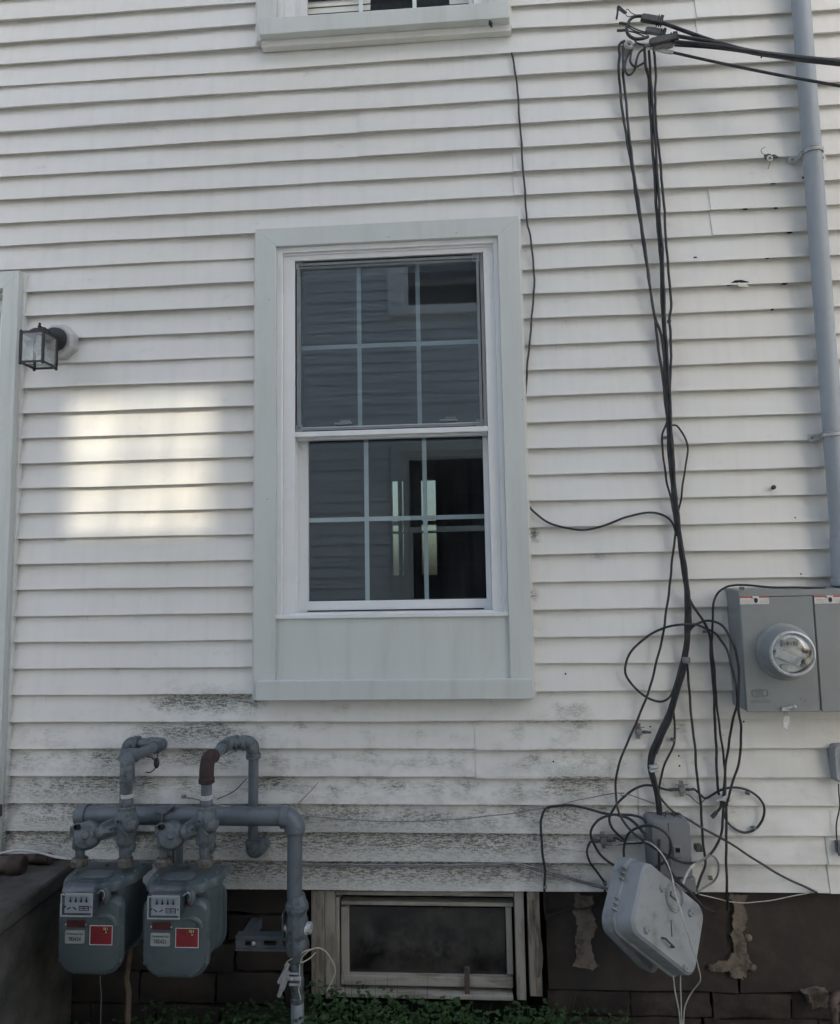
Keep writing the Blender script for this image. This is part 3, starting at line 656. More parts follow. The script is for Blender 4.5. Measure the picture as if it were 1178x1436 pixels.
# ------------------------------------------------------------------ concrete step block at the left
stp = empty('concrete_step', (-2.2, -0.6, 0))
tag(stp, 'dark stained concrete step block under the doorway beside the gas meters', 'step')
SX = -1.515; SZ = 0.645
mb = MB(); poly = []
mb.box((-3.4, -1.35, -0.02), (SX, 0.022, SZ-0.06)); mb.build('riser_block', concrete, stp, bevel=0.012)
mb = MB(); mb.box((-3.4, -1.37, SZ-0.059), (SX+0.018, 0.0225, SZ)); mb.build('tread_slab', concrete, stp, bevel=0.010)
# rusty union lying on the step
up = empty('pipe_union', (-1.80, -0.10, SZ)); tag(up, 'rusty pipe union lying on the concrete step', 'pipe fitting')
a = Vector((-2.05, -0.16, SZ+0.030)); b = Vector((-1.66, -0.12, SZ+0.030)); dirp = (b-a).normalized()
MB().tube([a, b], 0.024, 14).build('pipe', brownrust, up)
MB().lathe(b-dirp*0.03, dirp, [(0.0, 0), (0.033, 0), (0.036, 0.01), (0.036, 0.045), (0.030, 0.055), (0.020, 0.056), (0.0, 0.05)], 12).build('collar', rust, up)
MB().lathe(b-dirp*0.14, dirp, [(0.024, 0), (0.031, 0.004), (0.031, 0.05), (0.024, 0.054)], 8).build('hex_nut', brownrust, up, sharp=20)
up2 = empty('iron_pipe', (-1.62, -0.05, SZ)); tag(up2, 'short brown iron pipe on the step against the wall', 'pipe')
a = Vector((-1.95, -0.05, SZ+0.020)); b = Vector((-1.58, -0.035, SZ+0.020))
MB().tube([a, b], 0.017, 12).build('pipe', brownrust, up2)
MB().lathe(b-(b-a).normalized()*0.06, b-a, [(0.017, 0), (0.021, 0.003), (0.021, 0.05), (0.017, 0.055), (0.0, 0.055)], 12).build('coupling', rust, up2)

# ------------------------------------------------------------------ wall lantern
simple('mount_block', (0.46, 0.47, 0.455), 0.5, 0, (0.38, 0.39, 0.375), 20)
ln = empty('wall_lantern', (-1.63, 0, 2.64)); tag(ln, 'black square glass lantern on a grey octagonal mount beside the door', 'lantern')
c = P(83, 480, -0.012)
o8 = [(c.x+0.075*math.cos(R(22.5+45*k)), c.z+0.075*math.sin(R(22.5+45*k))) for k in range(8)]
o7 = [(c.x+(x-c.x)*0.82, c.z+(z-c.z)*0.82) for x, z in o8]
mb = MB(); mb.loft([[(x, 0.012, z) for x, z in o8], [(x, -0.024, z) for x, z in o8], [(x, -0.034, z) for x, z in o7]]); mb.build('mounting_block', MATS['mount_block'], ln, bevel=0.002, sharp=20)
cc = P(77, 476, -0.04)
MB().lathe((cc.x, -0.034, cc.z), (0, -1, 0), [(0.047, 0), (0.050, 0.006), (0.047, 0.016), (0.034, 0.024), (0.018, 0.034), (0.0, 0.036)], 24).build('canopy', blackmet, ln)
L = Vector((-1.632, -0.165, 2.590)); hw, hh = 0.044, 0.058       # cage centre
L = P(54.5, 491, -0.165)
MB().tube(smooth_path([(cc.x, -0.06, cc.z), (cc.x, -0.10, cc.z+0.012), (L.x, L.y+0.02, L.z+hh+0.030), (L.x, L.y, L.z+hh+0.012)]), 0.011, 10).build('arm', blackmet, ln)
cap = MB(); cap.lathe((L.x, L.y, L.z+hh), (0, 0, 1), [(0.036, 0), (0.037, 0.006), (0.034, 0.014), (0.024, 0.022), (0.010, 0.027), (0.006, 0.030), (0.0075, 0.036), (0.004, 0.042), (0.0055, 0.047), (0.0, 0.052)], 20); cap.build('cap', blackmet, ln)
for zz in (-hh, hh):
    for s_ in (-1, 1):
        MB().box((L.x-hw, L.y+s_*hw-0.0035, L.z+zz-0.0035), (L.x+hw, L.y+s_*hw+0.0035, L.z+zz+0.0035)).build('cage_rail', blackmet, ln)
        MB().box((L.x+s_*hw-0.0034, L.y-hw, L.z+zz-0.0034), (L.x+s_*hw+0.0034, L.y+hw, L.z+zz+0.0034)).build('cage_rail', blackmet, ln)
for sx in (-1, 1):
    for sy in (-1, 1):
        q = MB(); q.box((L.x+sx*hw-0.0042, L.y+sy*hw-0.0042, L.z-hh-0.002), (L.x+sx*hw+0.0042, L.y+sy*hw+0.0042, L.z+hh+0.004))
        q.ball((L.x+sx*hw, L.y+sy*hw, L.z-hh-0.005), 0.006, 5); q.ball((L.x+sx*hw, L.y+sy*hw, L.z+hh+0.005), 0.005, 5)
        q.build('cage_post', blackmet, ln)
MB().box((L.x-hw+0.003, L.y-hw+0.003, L.z+hh-0.004), (L.x+hw-0.003, L.y+hw-0.003, L.z+hh+0.001)).build('top_plate', blackmet, ln)
for s_ in (-1, 1):
    MB().box((L.x-hw+0.003, L.y+s_*hw-0.0008, L.z-hh+0.002), (L.x+hw-0.003, L.y+s_*hw+0.0008, L.z+hh-0.002)).build('pane', lampglass, ln, flat=True)
    MB().box((L.x+s_*hw-0.0008, L.y-hw+0.003, L.z-hh+0.002), (L.x+s_*hw+0.0008, L.y+hw-0.003, L.z+hh-0.002)).build('pane', lampglass, ln, flat=True)
MB().lathe((L.x, L.y, L.z+hh-0.004), (0, 0, -1), [(0.012, 0), (0.012, 0.022), (0.016, 0.04), (0.017, 0.055), (0.011, 0.070), (0.0, 0.075)], 14).build('bulb', dialwhite, ln)

# ------------------------------------------------------------------ gas pipework
def seg(mb, pts, r, n=16, bend=True, k=5): mb.tube(smooth_path(pts, k) if bend else pts, r, n); return mb
def collar(mb, c, ax, r, l, n=16):
    ax = Vector(ax).normalized(); mb.lathe(Vector(c)-ax*l/2, ax, [(r*0.9, 0), (r, l*0.12), (r, l*0.88), (r*0.9, l)], n); return mb
mf = empty('gas_manifold', tuple(P(415, 1430, -0.13)))
tag(mf, 'thick grey gas manifold pipe turning down at the right into a riser with shutoff valve', 'gas pipe')
YM = -0.13
A = P(112, 1143, YM); B = P(398, 1145, YM)
seg(MB(), [A, B], 0.0325, 22, False).build('header_pipe', greypaint, mf)
ec = MB(); ec.lathe(A+Vector((-0.012, 0, 0)), (1, 0, 0), [(0.0, 0), (0.030, 0.001), (0.038, 0.008), (0.039, 0.03), (0.0385, 0.042), (0.0325, 0.043)], 22); ec.build('end_cap', greypaint, mf)
C_ = P(413.5, 1165, YM)
el = MB(); cx = P(412.5, 1143, YM)
arc = [B+Vector((-0.008, 0, 0))]+[Vector((C_.x-0.044+0.044*math.sin(R(t)), YM, B.z-0.044+0.044*math.cos(R(t)))) for t in range(0, 91, 15)]+[C_+Vector((0, 0, 0.004))]
el.tube(arc, 0.0365, 20); collar(el, B+Vector((0.004, 0, 0)), (1, 0, 0), 0.041, 0.028, 20); collar(el, C_+Vector((0, 0, 0.008)), (0, 0, 1), 0.037, 0.024, 20)
el.build('elbow', greypaint, mf)
D_ = P(413, 1258, YM)
seg(MB(), [C_, D_], 0.0265, 18, False).build('riser_pipe', greypaint, mf)
vb = MB(); E0 = P(416, 1262, YM); E1 = P(417, 1336, YM); ax = (E1-E0)
vb.lathe(E0, ax, [(0.029, -0.02), (0.033, 0.0), (0.040, 0.010), (0.042, 0.028), (0.036, 0.040), (0.034, 0.05), (0.040, 0.075), (0.041, 0.100), (0.036, 0.125), (0.041, 0.140), (0.042, 0.160), (0.036, 0.178), (0.027, 0.182)], 10)
vb.build('shutoff_valve', castpaint, mf, sharp=25)
vc = P(417, 1301, YM)
st = MB(); st.lathe(vc+Vector((0.02, 0, 0)), (1, 0, 0), [(0.024, 0), (0.025, 0.012), (0.020, 0.018), (0.020, 0.028), (0.014, 0.032), (0.0, 0.033)], 14); st.build('valve_stem', galv, mf); st = MB()
st.lathe(vc+Vector((-0.02, 0, 0)), (-1, 0, 0), [(0.024, 0), (0.022, 0.016), (0.012, 0.018), (0.012, 0.030), (0.0, 0.031)], 12); st.build('valve_nut', galv, mf)
MB().box((vc.x-0.052, vc.y-0.016, vc.z-0.034), (vc.x-0.046, vc.y+0.016, vc.z+0.052)).build('valve_lever', castpaint, mf, bevel=0.002)
F1 = P(416, 1340, YM); F2 = P(417, 1405, YM); F3 = P(418, 1450, YM)
lo = MB(); lo.tube([F1+Vector((0, 0, 0.02)), F2], 0.0215, 14); collar(lo, P(416, 1352, YM), (0, 0, 1), 0.024, 0.012); collar(lo, P(416, 1378, YM), (0, 0, 1), 0.026, 0.03); collar(lo, P(417, 1401, YM), (0, 0, 1), 0.024, 0.02)
lo.build('lower_riser', castpaint, mf)
MB().tube([F2+Vector((0, 0, 0.002)), Vector((F3.x, F3.y, -0.03))], 0.0225, 14).build('stub_pipe', conduitp, mf)
gc = MB(); q = P(413, 1372, YM-0.026); gc.box((q.x-0.024, q.y-0.004, q.z-0.006), (q.x+0.024, q.y+0.002, q.z+0.006)); gc.box((q.x-0.020, q.y-0.006, q.z+0.014), (q.x+0.014, q.y+0.001, q.z+0.019)); gc.box((q.x-0.018, q.y-0.006, q.z-0.022), (q.x+0.016, q.y+0.001, q.z-0.016)); gc.ball((q.x-0.01, q.y-0.006, q.z), 0.006, 5); gc.build('ground_clamp', galv, mf, bevel=0.001)
rag = MB()
for pts in ([(404, 1352), (398, 1365), (391, 1378)], [(402, 1356), (398, 1372), (393, 1392), (391, 1397)], [(404, 1362), (399, 1380), (396, 1388)]):
    rag.tube(smooth_path([P(a_, b_, -0.15) for a_, b_ in pts]), 0.008, 6)
rag.build('tape_shred', galv, mf)
# pipe hanger on the header
hp0 = P(216, 1139, YM-0.034); hp1 = P(231, 1139, YM-0.034); hp2 = P(243, 1130, YM-0.034)
hg_ = MB(); hg_.prism([(hp0.x, YM-0.036, hp0.z), (hp1.x, YM-0.036, hp0.z), (hp2.x, YM-0.036, hp2.z), (hp2.x, YM-0.036, hp2.z-0.005), (hp1.x+0.002, YM-0.036, hp0.z-0.006), (hp0.x, YM-0.036, hp0.z-0.006)], (0, 0.03, 0)); hg_.box((hp1.x-0.012, YM-0.040, hp0.z-0.06), (hp1.x-0.004, YM-0.036, hp0.z-0.003)); hg_.build('hanger_bracket', greypaint, mf, bevel=0.001)

hubm = simple('weathered_brass_nut', (0.125, 0.118, 0.100), 0.55, 0, (0.060, 0.048, 0.040), 70, 0.4, 0.65, bs_=150, bstr=0.3)
def regulator_set(px_v, px_r, pyc, label, lab2, first):
    """regulator, link and service valve standing on one meter"""
    rg = empty('gas_regulator', tuple(P(px_r, 1205, -0.25))); tag(rg, label, 'regulator', 'regulators over the gas meters')
    Y = -0.25
    V = P(px_v, 1163, Y); Q = P(px_r+16, 1166, Y); zh = P(px_v, 1212, Y).z
    vx = V.x
    # right-hand valve body over its hub
    mb = MB(); mb.lathe((vx, Y, zh+0.025), (0, 0, 1), [(0.020, 0), (0.022, 0.01), (0.024, 0.035), (0.031, 0.045), (0.034, 0.06), (0.033, 0.085), (0.037, 0.10), (0.039, 0.125), (0.033, 0.150), (0.026, 0.165)], 12)
    mb.ball((vx+0.012, Y-0.006, V.z+0.018), 0.034, 8, (1, 0.9, 0.9)); mb.build('valve_body', castpaint, rg, sharp=28)
    mb = MB(); mb.lathe((vx, Y, P(px_v, 1141, Y).z), (0, 0, 1), [(0.026, 0), (0.031, 0.003), (0.031, 0.022), (0.026, 0.026)], 8); mb.build('union_nut', castpaint, rg, sharp=20)
    mb = MB(); mb.lathe((vx, Y, zh-0.006), (0, 0, 1), [(0.024, 0), (0.0265, 0.004), (0.0265, 0.024), (0.021, 0.030)], 10); mb.build('hub_nut', hubm, rg, sharp=20)
    # left-hand regulator head
    rx = P(px_r, 1200, Y).x
    mb = MB(); mb.lathe((Q.x-0.012, Y-0.002, Q.z-0.012), (0.35, -1.0, 0.35), [(0.026, -0.04), (0.040, -0.034), (0.047, -0.022), (0.048, 0.0), (0.044, 0.006), (0.042, 0.022), (0.030, 0.030), (0.014, 0.034), (0.012, 0.042), (0.0, 0.043)], 16)
    mb.lathe((rx, Y, zh+0.052), (0, 0, 1), [(0.023, 0), (0.026, 0.006), (0.026, 0.020), (0.022, 0.030), (0.024, 0.055), (0.020, 0.075)], 10)
    mb.box((rx-0.022, Y-0.030, Q.z-0.010), (rx+0.006, Y+0.01, Q.z+0.026)); mb.build('regulator_body', castpaint, rg, sharp=30, bevel=0.0015)
    mb = MB(); mb.tube([(rx, Y, zh+0.016), (rx, Y, zh+0.056)], 0.0155, 12); mb.build('nipple', castpaint, rg)
    mb = MB(); mb.lathe((rx, Y, zh-0.006), (0, 0, 1), [(0.026, 0), (0.029, 0.004), (0.029, 0.020), (0.022, 0.028)], 8); mb.build('hub_nut', hubm, rg, sharp=20)
    vent = P(px_r-5, 1160, Y-0.035); MB().lathe(vent, (-0.3, -1, 0.2), [(0.009, -0.01), (0.009, 0.004), (0.006, 0.004), (0.005, -0.004), (0.0, -0.004)], 10).build('vent_plug', blackhole, rg)
    # link between the two
    lk = MB(); ls = P(px_r+32, 1167, Y-0.01)
    lk.ball(ls, 0.026, 8, (1, 0.9, 0.95)); lk.tube([(Q.x+0.02, Y, Q.z-0.004), ls], 0.018, 12); lk.tube([ls, (vx-0.01, Y-0.006, V.z+0.006)], 0.022, 12)
    lk.prism([(ls.x-0.018, Y-0.012, ls.z+0.022), (vx-0.006, Y-0.012, V.z+0.056), (vx-0.006, Y-0.012, V.z+0.036), (ls.x+0.004, Y-0.012, ls.z+0.006)], (0, 0.03, 0)); lk.build('link_casting', castpaint, rg, bevel=0.003, sharp=30)
    for dx_, dz_ in ((-0.034, 0.014), (-0.012, 0.038)):
        MB().lathe((vx+dx_+0.004, Y-0.034, V.z+dz_), (0, -1, 0), [(0.008, 0), (0.008, 0.012), (0.005, 0.012), (0.004, 0.006), (0.0, 0.006)], 8).build('bolt', castpaint, rg)
    MB().boxm((vx+0.010, Y-0.038, V.z+0.004), (0.016, 0, -0.016), (0, 0.004, 0), (0.002, 0, 0.002)).build('valve_tang', castpaint, rg)
    sidec = MB(); sidec.lathe((vx+0.02, Y+0.004, zh+0.055), (1, 0, 0), [(0.018, -0.01), (0.020, 0.0), (0.016, 0.008), (0.0, 0.010)], 12); sidec.build('side_plug', castpaint, rg)
    return vx
vx1 = regulator_set(177, 112, 1163, 'cast grey regulator set on the left gas meter', '', True)
vx2 = regulator_set(289, 230, 1163, 'cast grey regulator set on the right gas meter', '', False)
# service loops
lp = empty('service_pipe', tuple(P(177, 1140, -0.25))); tag(lp, 'grey gas pipe looping to the wall above the left meter, black tag wired on', 'gas pipe')
Y = -0.25; zc = P(177, 1137, Y).z
up0 = P(176.5, 1125, Y); up1 = P(176, 1092, Y)
MB().tube([(vx1, Y, zc+0.01), (vx1, Y, up1.z)], 0.0185, 14).build('riser', castpaint, lp)
tp = MB(); collar(tp, (vx1, Y, P(176, 1116, Y).z), (0, 0, 1), 0.0205, 0.014); tp.build('thread_tape', zincwhite, lp)
cp = MB(); collar(cp, (vx1, Y, P(176, 1127, Y).z), (0, 0, 1), 0.0215, 0.032); cp.build('coupling', castpaint, lp)
e1 = P(179, 1064, Y+0.01); e2 = P(222, 1046, -0.075)
eb = MB(); eb.tube(smooth_path([Vector((vx1, Y, up1.z-0.012)), Vector((vx1, Y, up1.z+0.025)), e1.lerp(e2, 0.06)+Vector((-0.006, 0, 0.004)), e1.lerp(e2, 0.24)], 6), 0.0245, 16); collar(eb, (vx1, Y, up1.z-0.008), (0, 0, 1), 0.027, 0.02); eb.build('elbow', castpaint, lp)
MB().tube([e1.lerp(e2, 0.15), e2], 0.0185, 14).build('slant_pipe', greypaint, lp)
b1_ = P(220, 1043, -0.055); b2_ = P(192, 1042, -0.05); b3_ = P(181, 1046, -0.045); b4_ = P(176, 1062, -0.045)
eb = MB(); eb.tube(smooth_path([e1.lerp(e2, 0.86), e2, P(226, 1044, -0.06), b1_, b1_.lerp(b2_, 0.4)], 6), 0.0235, 16); eb.build('elbow', castpaint, lp)
MB().tube([b1_, b2_], 0.0185, 14).build('cross_pipe', castpaint, lp)
eb = MB(); eb.tube(smooth_path([b2_, P(186, 1042.5, -0.048), b3_, b4_], 6), 0.0245, 16); collar(eb, b2_, (1, 0, 0), 0.0275, 0.018); collar(eb, b4_, (0, 0, 1), 0.027, 0.018); eb.build('elbow', castpaint, lp)
MB().tube([b4_, (b4_.x, -0.045, 0.78)], 0.0185, 14).build('drop_pipe', greypaint, lp)
eb = MB(); eb.tube(smooth_path([(b4_.x, -0.045, 0.80), (b4_.x, -0.043, 0.765), (b4_.x, -0.01, 0.755), (b4_.x, 0.02, 0.755)]), 0.023, 14); eb.build('elbow', castpaint, lp)
tg = MB(); tc_ = P(219.5, 1070, -0.12); tg.ball(tc_, 0.017, 8, (0.62, 0.5, 1.15)); tg.build('tag', blackrub, lp)
tg = MB(); tg.tube(smooth_path([P(206, 1061, -0.13), P(214, 1063, -0.13), tc_, P(222, 1055, -0.10), P(226, 1046, -0.085)]), 0.0022, 6); tg.tube(smooth_path([tc_, P(217, 1078, -0.12), P(211, 1083, -0.12), P(205, 1083, -0.12)]), 0.0024, 6); tg.build('tag_wire', blackrub, lp)

rp = empty('service_pipe', tuple(P(289, 1140, -0.25))); tag(rp, 'grey gas pipe with a rusty elbow arching down the wall above the right meter', 'gas pipe')
ur = P(289, 1092, Y)
MB().tube([(vx2, Y, zc+0.01), (vx2, Y, ur.z)], 0.0185, 14).build('riser', greypaint, rp)
tp = MB(); collar(tp, (vx2, Y, P(289, 1118, Y).z), (0, 0, 1), 0.0205, 0.016); tp.build('thread_tape', zincwhite, rp)
cp = MB(); collar(cp, (vx2, Y, P(289, 1127, Y).z), (0, 0, 1), 0.0215, 0.030); cp.build('coupling', zincwhite if False else castpaint, rp)
e1 = P(293, 1066, Y+0.01); e2 = P(316, 1045, -0.09)
eb = MB(); eb.tube(smooth_path([Vector((vx2, Y, ur.z-0.012)), Vector((vx2, Y, ur.z+0.03)), e1.lerp(e2, 0.02)+Vector((-0.002, 0, 0.006)), e1.lerp(e2, 0.26)], 6), 0.0245, 16); collar(eb, (vx2, Y, ur.z-0.006), (0, 0, 1), 0.027, 0.018); t_o = eb.build('elbow', rust, rp); t_o['label'] = 'rust brown elbow'
MB().tube([e1.lerp(e2, 0.2), e2], 0.0185, 14).build('slant_pipe', greypaint, rp)
c1_ = P(326, 1041, -0.065); c2_ = P(341, 1042, -0.05); c3_ = P(352, 1044, -0.045); c4_ = P(355.5, 1060, -0.045)
eb = MB(); eb.tube(smooth_path([e1.lerp(e2, 0.8), e2, c1_, c2_], 6), 0.0235, 16); collar(eb, c1_.lerp(c2_, 0.35), (1, 0, 0), 0.027, 0.015); eb.build('elbow', castpaint, rp)
eb = MB(); eb.tube(smooth_path([c2_, c3_+Vector((-0.012, 0, 0.008)), c3_+Vector((0.004, 0, -0.006)), c4_], 6), 0.0245, 16); collar(eb, c2_+Vector((0.006, 0, 0)), (1, 0, 0), 0.028, 0.018); collar(eb, c4_, (0, 0, 1), 0.0275, 0.02); eb.build('elbow', castpaint, rp)
d4 = P(360, 1184, -0.045)
MB().tube([c4_, (c4_.x, -0.045, d4.z)], 0.0185, 14).build('drop_pipe', greypaint, rp)
eb = MB(); eb.tube(smooth_path([(c4_.x, -0.045, d4.z+0.012), (c4_.x, -0.046, d4.z-0.018), (c4_.x+0.008, -0.030, d4.z-0.028), (c4_.x+0.018, -0.006, d4.z-0.022), (c4_.x+0.024, 0.02, d4.z-0.016)]), 0.025, 16); collar(eb, (c4_.x, -0.045, d4.z+0.004), (0, 0, 1), 0.0275, 0.022); eb.build('elbow', castpaint, rp)
bp = empty('support_post', tuple(P(247, 1210, -0.06))); tag(bp, 'dark twin-leg pipe support behind the right gas meter', 'bracket')
for px in (240, 252):
    q = P(px, 1160, -0.06); MB().box((q.x-0.010, -0.075, P(px, 1225, -0.06).z-0.05), (q.x+0.010, -0.045, P(px, 1150, -0.06).z)).build('leg', greypaint, bp, bevel=0.002)
MB().box((P(236, 1160, -0.06).x, -0.080, P(240, 1152, -0.06).z), (P(257, 1160, -0.06).x, -0.040, P(240, 1148, -0.06).z)).build('cross_plate', greypaint, bp, bevel=0.002)
# slotted strut
ss = empty('slotted_strut', tuple(P(366, 1325, -0.09))); tag(ss, 'dark slotted channel strut holding the gas riser to the foundation', 'bracket')
a = P(330, 1313, -0.10); b = P(406, 1335, -0.10)
ch = MB(); ch.box((a.x, -0.10, a.z-0.008), (b.x, -0.06, a.z)); ch.box((a.x, -0.10, b.z), (b.x, -0.06, b.z+0.008)); ch.build('flange', greypaint, ss, bevel=0.001)
ch = MB(); zz0, zz1 = b.z+0.0085, a.z-0.0085; w_ = b.x-a.x; zm_ = (zz0+zz1)/2
slabs(ch, -0.094, -0.090, a.x, b.x, zz0, zz1, [(a.x+w_*0.17, a.x+w_*0.31, zm_-0.008, zm_+0.006), (a.x+w_*0.52, a.x+w_*0.75, zm_-0.006, zm_+0.008), (a.x+w_*0.87, a.x+w_*0.98, zm_-0.006, zm_+0.008)]); ch.build('web', greypaint, ss)
MB().box((a.x+0.01, -0.06, zz0), (a.x+0.05, 0.06, zz1)).build('wall_leg', greypaint, ss)
q = P(355, 1323, -0.096); MB().ball(q, 0.008, 6, (1, 0.6, 1)).build('bolt', galv, ss)

# ------------------------------------------------------------------ gas meters
def text_mesh(s_, size, mat_, parent, loc, name='lettering', ext=0.0003, fit=None):
    cu = bpy.data.curves.new('t', 'FONT'); cu.body = s_; cu.size = size; cu.align_x = 'CENTER'; cu.align_y = 'CENTER'; cu.extrude = ext; cu.resolution_u = 2
    to = bpy.data.objects.new('t', cu); COL.objects.link(to); bpy.context.view_layer.update()
    me = bpy.data.meshes.new_from_object(to.evaluated_get(bpy.context.evaluated_depsgraph_get())); bpy.data.objects.remove(to); bpy.data.curves.remove(cu)
    xs = [v.co.x for v in me.vertices]; w_ = max(xs)-min(xs)
    kx = fit/w_ if fit else 1.0
    for v in me.vertices: v.co = Vector((v.co.x*kx, -v.co.z, v.co.y))
    me.name = name; me.materials.append(mat_)
    o = bpy.data.objects.new(name, me); COL.objects.link(o); o.parent = parent
    off = Vector((0, 0, 0)); q = parent
    while q: off += q.location; q = q.parent
    o.location = Vector(loc)-off
    return o
def meter_outline(w, z0, z1, rb, rt_, cx, y):
    o = rrect(w, z1-z0, [rb, rb, rt_, rt_], 7); zc_ = (z0+z1)/2
    return [(cx+x, y, zc_+z) for x, z in o]
def gas_meter(cx, zb_, label, num):
    yf, yr = -0.335, -0.165
    g_ = empty('gas_meter', (cx, -0.25, zb_)); tag(g_, label, 'gas meter', 'pair of gas meters')
    z0, z1 = zb_, zb_+0.275
    W = 0.222
    mb = MB(); mb.loft([meter_outline(W-0.022, z0+0.012, z1-0.004, 0.062, 0.02, cx, yy) for yy in (yf+0.015, yr-0.012)]); mb.build('body', meterpaint, g_)
    # front diaphragm cover with flange and swell
    mb = MB(); mb.loft([meter_outline(W, z0, z1-0.03, 0.066, 0.030, cx, yf+0.014), meter_outline(W, z0, z1-0.03, 0.066, 0.030, cx, yf+0.004), meter_outline(W-0.012, z0+0.006, z1-0.036, 0.060, 0.028, cx, yf+0.002), meter_outline(W-0.024, z0+0.013, z1-0.044, 0.054, 0.026, cx, yf-0.008), meter_outline(W-0.060, z0+0.03, z1-0.07, 0.040, 0.02, cx, yf-0.012)])
    mb.build('front_cover', meterpaint, g_, sharp=25)
    mb = MB(); mb.loft([meter_outline(W, z0+0.004, z1-0.045, 0.066, 0.04, cx, yr), meter_outline(W, z0+0.004, z1-0.045, 0.066, 0.04, cx, yr-0.012), meter_outline(W-0.03, z0+0.02, z1-0.06, 0.06, 0.03, cx, yr-0.0125)]); mb.build('rear_cover', meterpaint, g_, sharp=25)
    mb = MB(); mb.loft([meter_outline(W-0.03, z0+0.02, z1-0.05, 0.06, 0.04, cx, yr+0.0005), meter_outline(W-0.04, z0+0.028, z1-0.06, 0.055, 0.03, cx, yr+0.03)]); mb.build('rear_swell', meterpaint, g_, sharp=25)
    # top cover with a wavy overhang
    tp_ = []
    pr = [(-0.118, -0.285), (-0.108, -0.318), (-0.075, -0.338), (-0.02, -0.345), (0.03, -0.347), (0.072, -0.340), (0.092, -0.322), (0.104, -0.290), (0.120, -0.262), (0.120, -0.175), (0.108, -0.160), (-0.108, -0.160), (-0.120, -0.175), (-0.120, -0.262)]
    sp_ = smooth_path([Vector((a_, b_, 0)) for a_, b_ in pr+[pr[0]]], 3)[:-1]
    top = [(cx+v.x, v.y, z1) for v in sp_]; t2 = [(cx+v.x*0.96, (v.y+0.25)*0.95-0.25, z1+0.014) for v in sp_]; t0 = [(cx+v.x, v.y, z1-0.012) for v in sp_]
    mb = MB(); mb.loft([t0, top, t2]); mb.build('top_cover', meterpaint, g_, sharp=30)
    o = rrect(0.105, 0.060, 0.022, 5); mb = MB(); mb.loft([[(cx-0.012+x, -0.285+y, z1+0.0142) for x, y in o], [(cx-0.012+x, -0.285+y, z1+0.021) for x, y in o], [(cx-0.012+x*0.92, -0.285+y*0.9, z1+0.024) for x, y in o]]); mb.build('valve_plate', meterpaint, g_, sharp=30)
    for a_, b_ in ((-0.095, -0.27), (0.10, -0.24), (0.085, -0.30), (-0.02, -0.195), (-0.105, -0.19), (0.105, -0.185)):
        MB().lathe((cx+a_, b_, z1+0.013), (0, 0, 1), [(0.008, 0), (0.008, 0.006), (0.005, 0.009), (0.0, 0.009)], 6).build('bolt', meterpaint, g_, sharp=20)
    for a_, b_ in ((0.098, 0.150), (0.100, 0.045), (-0.100, 0.150), (-0.100, 0.045), (-0.052, 0.010), (0.048, 0.010)):
        MB().lathe((cx+a_, yf+0.006, z0+b_), (0, -1, 0), [(0.009, 0), (0.009, 0.006), (0.0055, 0.010), (0.0, 0.010)], 6).build('bolt', meterpaint, g_, sharp=20)
    # index: housing, white dial plate, clear cover
    ix = cx-0.016; iz = z0+0.247; yi = yf-0.052
    mb = MB(); mb.box((ix-0.050, yi+0.006, iz-0.036), (ix+0.050, yf+0.01, iz+0.030)); mb.build('index_housing', meterpaint, g_, bevel=0.004)
    mb = MB(); mb.box((ix-0.046, yi, iz-0.032), (ix+0.046, yi+0.0055, iz+0.028)); mb.build('dial_plate', dialwhite, g_, bevel=0.001)
    for k in range(4):
        dx_ = ix-0.0265+k*0.0178
        dz_ = iz+0.010
        dl = MB(); dl.lathe((dx_, yi-0.0004, dz_), (0, -1, 0), [(0.0075, 0), (0.0075, 0.0004), (0.0066, 0.0004), (0.0066, 0)], 16, True); dl.build('dial_ring', inkblack if False else tagsilver, g_, flat=True)
        MB().prism([(dx_-0.0042, yi-0.001, dz_-0.008), (dx_+0.0042, yi-0.001, dz_-0.008), (dx_, yi-0.001, dz_+0.0105)], (0, 0.0009, 0)).build('pointer', inkblack, g_, flat=True)
    rot = 1 if num.endswith('4') else -1
    for k in range(2):
        dx_ = ix-0.031+k*0.019; a_ = R(30 if (k == 0) == (rot > 0) else -35)
        u_ = Vector((math.cos(a_), 0, math.sin(a_)))*0.0068; v_ = Vector((-math.sin(a_), 0, math.cos(a_)))*0.0018
        MB().boxm((dx_, yi-0.0005, iz-0.017), u_, (0, 0.0004, 0), v_).build('test_hand', inkblack, g_, flat=True)
    MB().box((ix+0.002, yi-0.0008, iz-0.024), (ix+0.036, yi-0.0001, iz-0.009)).build('rating_label', redbadge, g_, flat=True)
    for k in range(2):
        for j in range(2):
            MB().box((ix+0.0045+k*0.016, yi-0.0014, iz-0.0215+j*0.006), (ix+0.0175+k*0.016, yi-0.0009, iz-0.0185+j*0.006)).build('rating_print', inkwhite, g_, flat=True)
    for s_ in (-1, 1):
        MB().lathe((ix+s_*0.043, yi-0.0002, iz-0.012), (0, -1, 0), [(0.0028, 0), (0.0028, 0.0022), (0.0, 0.003)], 8).build('screw', inkblack, g_)
    # clear cover: flat front, half-round hood
    prof = [(yi-0.010, iz-0.036), (yi-0.010, iz+0.030), (yi-0.004, iz+0.046), (yi+0.010, iz+0.058), (yi+0.028, iz+0.062), (yf+0.008, iz+0.060)]
    mb = MB(); mb.loft([[(ix-0.052, y_, z_) for y_, z_ in prof], [(ix+0.052, y_, z_) for y_, z_ in prof]], cap=False, closed=False)
    for s_ in (-1, 1): mb.add([(ix+s_*0.052, y_, z_) for y_, z_ in prof]+[(ix+s_*0.052, yf+0.008, iz-0.036)], [tuple(range(7))])
    mb.build('index_cover', plasticclear, g_, sharp=40)
